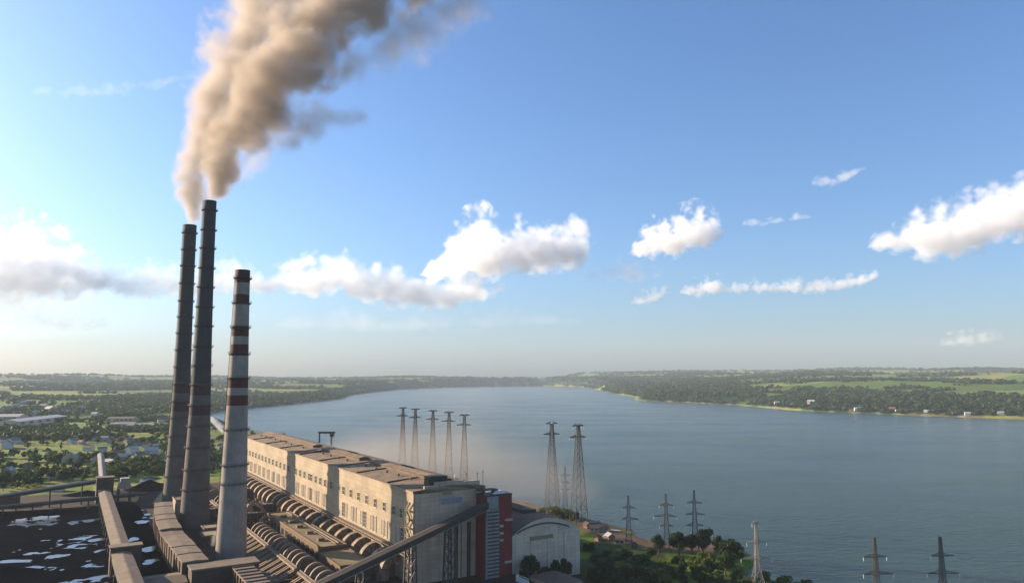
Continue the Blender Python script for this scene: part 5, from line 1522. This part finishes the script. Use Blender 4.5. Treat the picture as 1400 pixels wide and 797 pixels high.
for k, (u, v, w, rf_, wl, nm) in enumerate(((1062, 552.5, 26, 2, 0, 'whitish house leftmost on the far right bank'), (1109, 552, 34, 2, 0, 'bright white house in the trees of the far right bank'), (1141, 559, 20, 0, 1, 'cream house at the water left of the white gable'), (1164, 563, 20, 1, 1, 'cream house with red roof beside the white gable'),
        (1173, 562, 30, 2, 0, 'white gabled house at the water of the far right bank'), (1220, 561.5, 26, 1, 3, 'brick house with red roof on the far right bank'), (1228, 563, 22, 1, 0, 'white house with red roof beside the brick one'), (1267, 564, 20, 2, 1, 'pale house half way along the far right bank'), (1323, 567.5, 22, 2, 0, 'white house near the water toward the right edge'), (1368, 567, 24, 2, 0, 'white house farthest right on the opposite bank'), (1300, 566, 18, 3, 2, 'grey house with brown roof on the far right bank'))):
    x, y, z = hit(u, v)
    house(x, y, z, w * .5, w * .7, w * .26, hr_.uniform(.8, 1.4), HOUSE_WALLS[wl], HOUSE_ROOFS[rf_], nm, 'houses on the opposite bank', False)

# long industrial sheds beyond the village
def shed(x, y, w, l, h, rz, label, wall, roof):
    z = gz_at(x, y)
    o = empty('industrial_shed', (x, y, z), rz, label, 'shed')
    mb = MB(); mb.loft([[(a, -w / 2, -1), (a, w / 2, -1), (a, w / 2, h), (a, 0, h + w * .09), (a, -w / 2, h)] for a in (-l / 2, l / 2)], 0, True); mb.build('wall', wall, o)
    mb = MB()
    for sg in (-1, 1): mb.loft([[(a, sg * (w / 2 + .6), h - .05), (a, 0, h + w * .09 + .03), (a, 0, h + w * .09 + .4), (a, sg * (w / 2 + .6), h + .35)] for a in (-l / 2 - .6, l / 2 + .6)], 0, True)
    mb.build('roof', roof, o)
    for k in range(6):
        a = -l / 2 + l * (k + .3) / 6
        mb = MB(); mb.box(a, a + l * .07, -w / 2 - .1, -w / 2 - .003, h * .45, h * .8); mb.build('window', M['glass_dark'], o)
    return o
x0, y0 = pix(8, 586, 0); x1, y1 = pix(78, 577, 0)
shed((x0 + x1) / 2, (y0 + y1) / 2, 46, math.hypot(x1 - x0, y1 - y0) * .98, 12, math.atan2(y1 - y0, x1 - x0), 'long pale blue-grey shed, the largest roof beyond the village', M['wall_white'], M['shed_blue'])
x, y = pix(-2, 577, 0); shed(x, y, 60, 110, 10, .2, 'white shed at the left edge behind the long one', M['wall_white'], HOUSE_ROOFS[2])
x, y = pix(171, 586, 0); shed(x, y, 34, 46, 9, .1, 'grey shed with pale roof edge, left of the pair', M['wall_grey'], HOUSE_ROOFS[0])
x, y = pix(195, 587.5, 0); shed(x, y, 34, 52, 9, .1, 'dark grey shed, right of the pair', M['shed_blue'], HOUSE_ROOFS[0])
x, y = pix(168, 578, 0); shed(x, y, 40, 60, 9, .1, 'brownish shed behind the pair of grey sheds', M['wall_grey'], HOUSE_ROOFS[3])
x, y = pix(12, 690, 0); box_building('yard_house', *(lambda q: (q[0] - 6, q[0] + 8, q[1] - 13, q[1] + 8))(ST(x, y)), 7, M['brick_brown'], M['sand_faded'], 'small yellow-roofed block at the far left edge of the coal yard')
x, y = pix(76, 671, 0); shed(x, y, 8, 14, 3.5, .1, 'small white hut below the rising conveyor', HOUSE_WALLS[0], HOUSE_ROOFS[2])

# ------------------------------------------------------------------ littered shore strip: huts, vans and boats
def boat(x, y, z, l, rz, m, label):
    o = empty('rowing_boat', (x, y, z), rz, label, 'boat')
    st_ = [(-.5, .30, .5), (-.3, .42, .42), (0, .46, .40), (.25, .36, .44), (.42, .16, .55), (.5, .01, .68)]
    rings = [[(a * l, -w * l * .34, h_ * l * .3), (a * l, -w * l * .2, 0), (a * l, w * l * .2, 0), (a * l, w * l * .34, h_ * l * .3), (a * l, w * l * .28, h_ * l * .3), (a * l, 0, .05 * l), (a * l, -w * l * .28, h_ * l * .3)] for a, w, h_ in st_]
    mb = MB(); mb.loft(rings, 0, True); mb.build('hull', m, o)
    for a in (-.22, .12):
        mb = MB(); mb.box(a * l - .2, a * l + .2, -.13 * l, .13 * l, .085 * l, .1 * l); mb.build('bench', M['bark'], o)
    return o
def van(x, y, z, rz, m, label):
    o = empty('parked_van', (x, y, z), rz, label, 'van')
    sec = [(-2.4, .45, 2.0), (.9, .45, 2.05), (1.5, .45, 1.5), (2.5, .45, 1.15)]
    mb = MB(); mb.loft([[(a, -.95, b0), (a, .95, b0), (a, .95, b1 - .2), (a, .8, b1), (a, -.8, b1), (a, -.95, b1 - .2)] for a, b0, b1 in sec], 0, True); mb.build('body', m, o)
    for a in (-1.5, 1.6):
        for sy in (-.9, .9):
            mb = MB(); mb.loft([[(a + .36 * math.cos(2 * math.pi * i / 14), sy + dy, .36 + .36 * math.sin(2 * math.pi * i / 14)) for i in range(14)] for dy in (-.12, .12)], 0, True); mb.build('wheel', M['coal'], o)
    for sy in (-.953, .953):
        mb = MB(); mb.box(-1.9, .8, min(sy, sy * .99), max(sy, sy * .99), 1.3, 1.75); mb.build('side_window', M['glass_dark'], o)
    mb = MB(); mb.loft([[(.98, -.75, 1.96), (.98, .75, 1.96), (.95, .75, 1.9), (.95, -.75, 1.9)], [(1.52, -.75, 1.53), (1.52, .75, 1.53), (1.45, .75, 1.5), (1.45, -.75, 1.5)]], 0, True); mb.build('windscreen', M['glass_dark'], o)
    return o
def at_shore(u, v):
    x, y = pix(u, v, -6.5); return x, y, max(gz_at(x, y), -7.7)
x, y, z = at_shore(811, 716); boat(x, y, z - .1, 12, .3, M['blue_faded'], 'blue boat drawn up on the littered shore behind the hall corner')
x, y, z = at_shore(872, 741); boat(x, y, LAKE_Z - .2, 9, 1.0, M['roof_dark'], 'dark boat moored at the end of the littered shore')
x, y, z = at_shore(842, 727); boat(x, y, z - .1, 8, -.5, M['white_paint'], 'white boat lying on the littered shore')
for k, (u, v, w, l, h, wl, rf_, lab) in enumerate(((803, 722, 4, 6, 3, 3, 3, 'brick hut nearest the hall corner on the littered shore'), (813, 727, 5, 7, 3, 1, 3, 'cream hut with brown roof on the littered shore'), (826, 727, 4, 5, 2.6, 2, 3, 'small grey hut in the middle of the littered shore'), (834, 738, 5, 7, 3, 3, 2, 'brick hut with tin roof above the grass edge'),
                                                 (848, 744, 4, 6, 2.8, 1, 3, 'cream hut with brown roof near the shore pylon'), (818, 740, 4, 4, 2.4, 3, 3, 'small brown hut left of the white vans'), (866, 748, 4, 5, 2.5, 3, 3, 'brown-roofed hut right of the shore pylon'))):
    x, y, z = at_shore(u, v); house(x, y, z, w, l, h, .4 + k, HOUSE_WALLS[wl], HOUSE_ROOFS[rf_], lab, 'huts on the littered shore', False, 'shore_hut')
for u, v, lab in ((822, 738, 'white van parked on the littered shore, left one'), (827, 736, 'white van parked on the littered shore, right one')):
    x, y, z = at_shore(u, v); van(x, y, z, 1.1, M['white_paint'], lab)

# low annex, railing and wall at the bottom edge in front of the arched hall
x, y = pix(748, 792, 0); s, t = ST(x, y)
an = plant_thing('annex', s, t, -1, 'low annex with a brown hipped roof at the bottom edge before the arched wall', 'building')
OO = (s, t, -1)
mb = MB(OO); mb.box(s - 20, s + 3, t - 9, t + 9, -3, 2.6); mb.build('wall', M['wall_grey'], an)
mb = MB(OO); mb.add([(s - 21, t - 10, 2.61), (s + 4, t - 10, 2.61), (s + 4, t + 10, 2.61), (s - 21, t + 10, 2.61), (s - 13, t, 5.8), (s - 4, t, 5.8)], [(0, 1, 5, 4), (1, 2, 5), (2, 3, 4, 5), (3, 0, 4), (0, 3, 2, 1)]); mb.build('roof', M['roof_rust'], an)
x, y = pix(707, 789, 2); s, t = ST(x, y)
rl = plant_thing('railing_wall', s, t, 0, 'short white corner wall with railing at the bottom edge beside the stair tower', 'wall')
OO = (s, t, 0)
mb = MB(OO); mb.box(s - 12, s - .6, t - .3, t + .3, -1, 2.6); mb.box(s - .6, s, t - .8, t + .8, -1, 3.8); mb.build('post', M['white_paint'], rl)
mb = MB(OO)
for k in range(8): mb.bar((s - 1.6 - 1.4 * k, t, 2.6), (s - 1.6 - 1.4 * k, t, 3.8), .14)
mb.bar((s - 12, t, 3.8), (s - .6, t, 3.8), .18); mb.build('rail', M['white_paint'], rl)

for k in list(TREES):
    if not TREES[k][1]:
        o = TREES[k][0]
        for ch in list(o.children): bpy.data.objects.remove(ch)
        bpy.data.objects.remove(o)
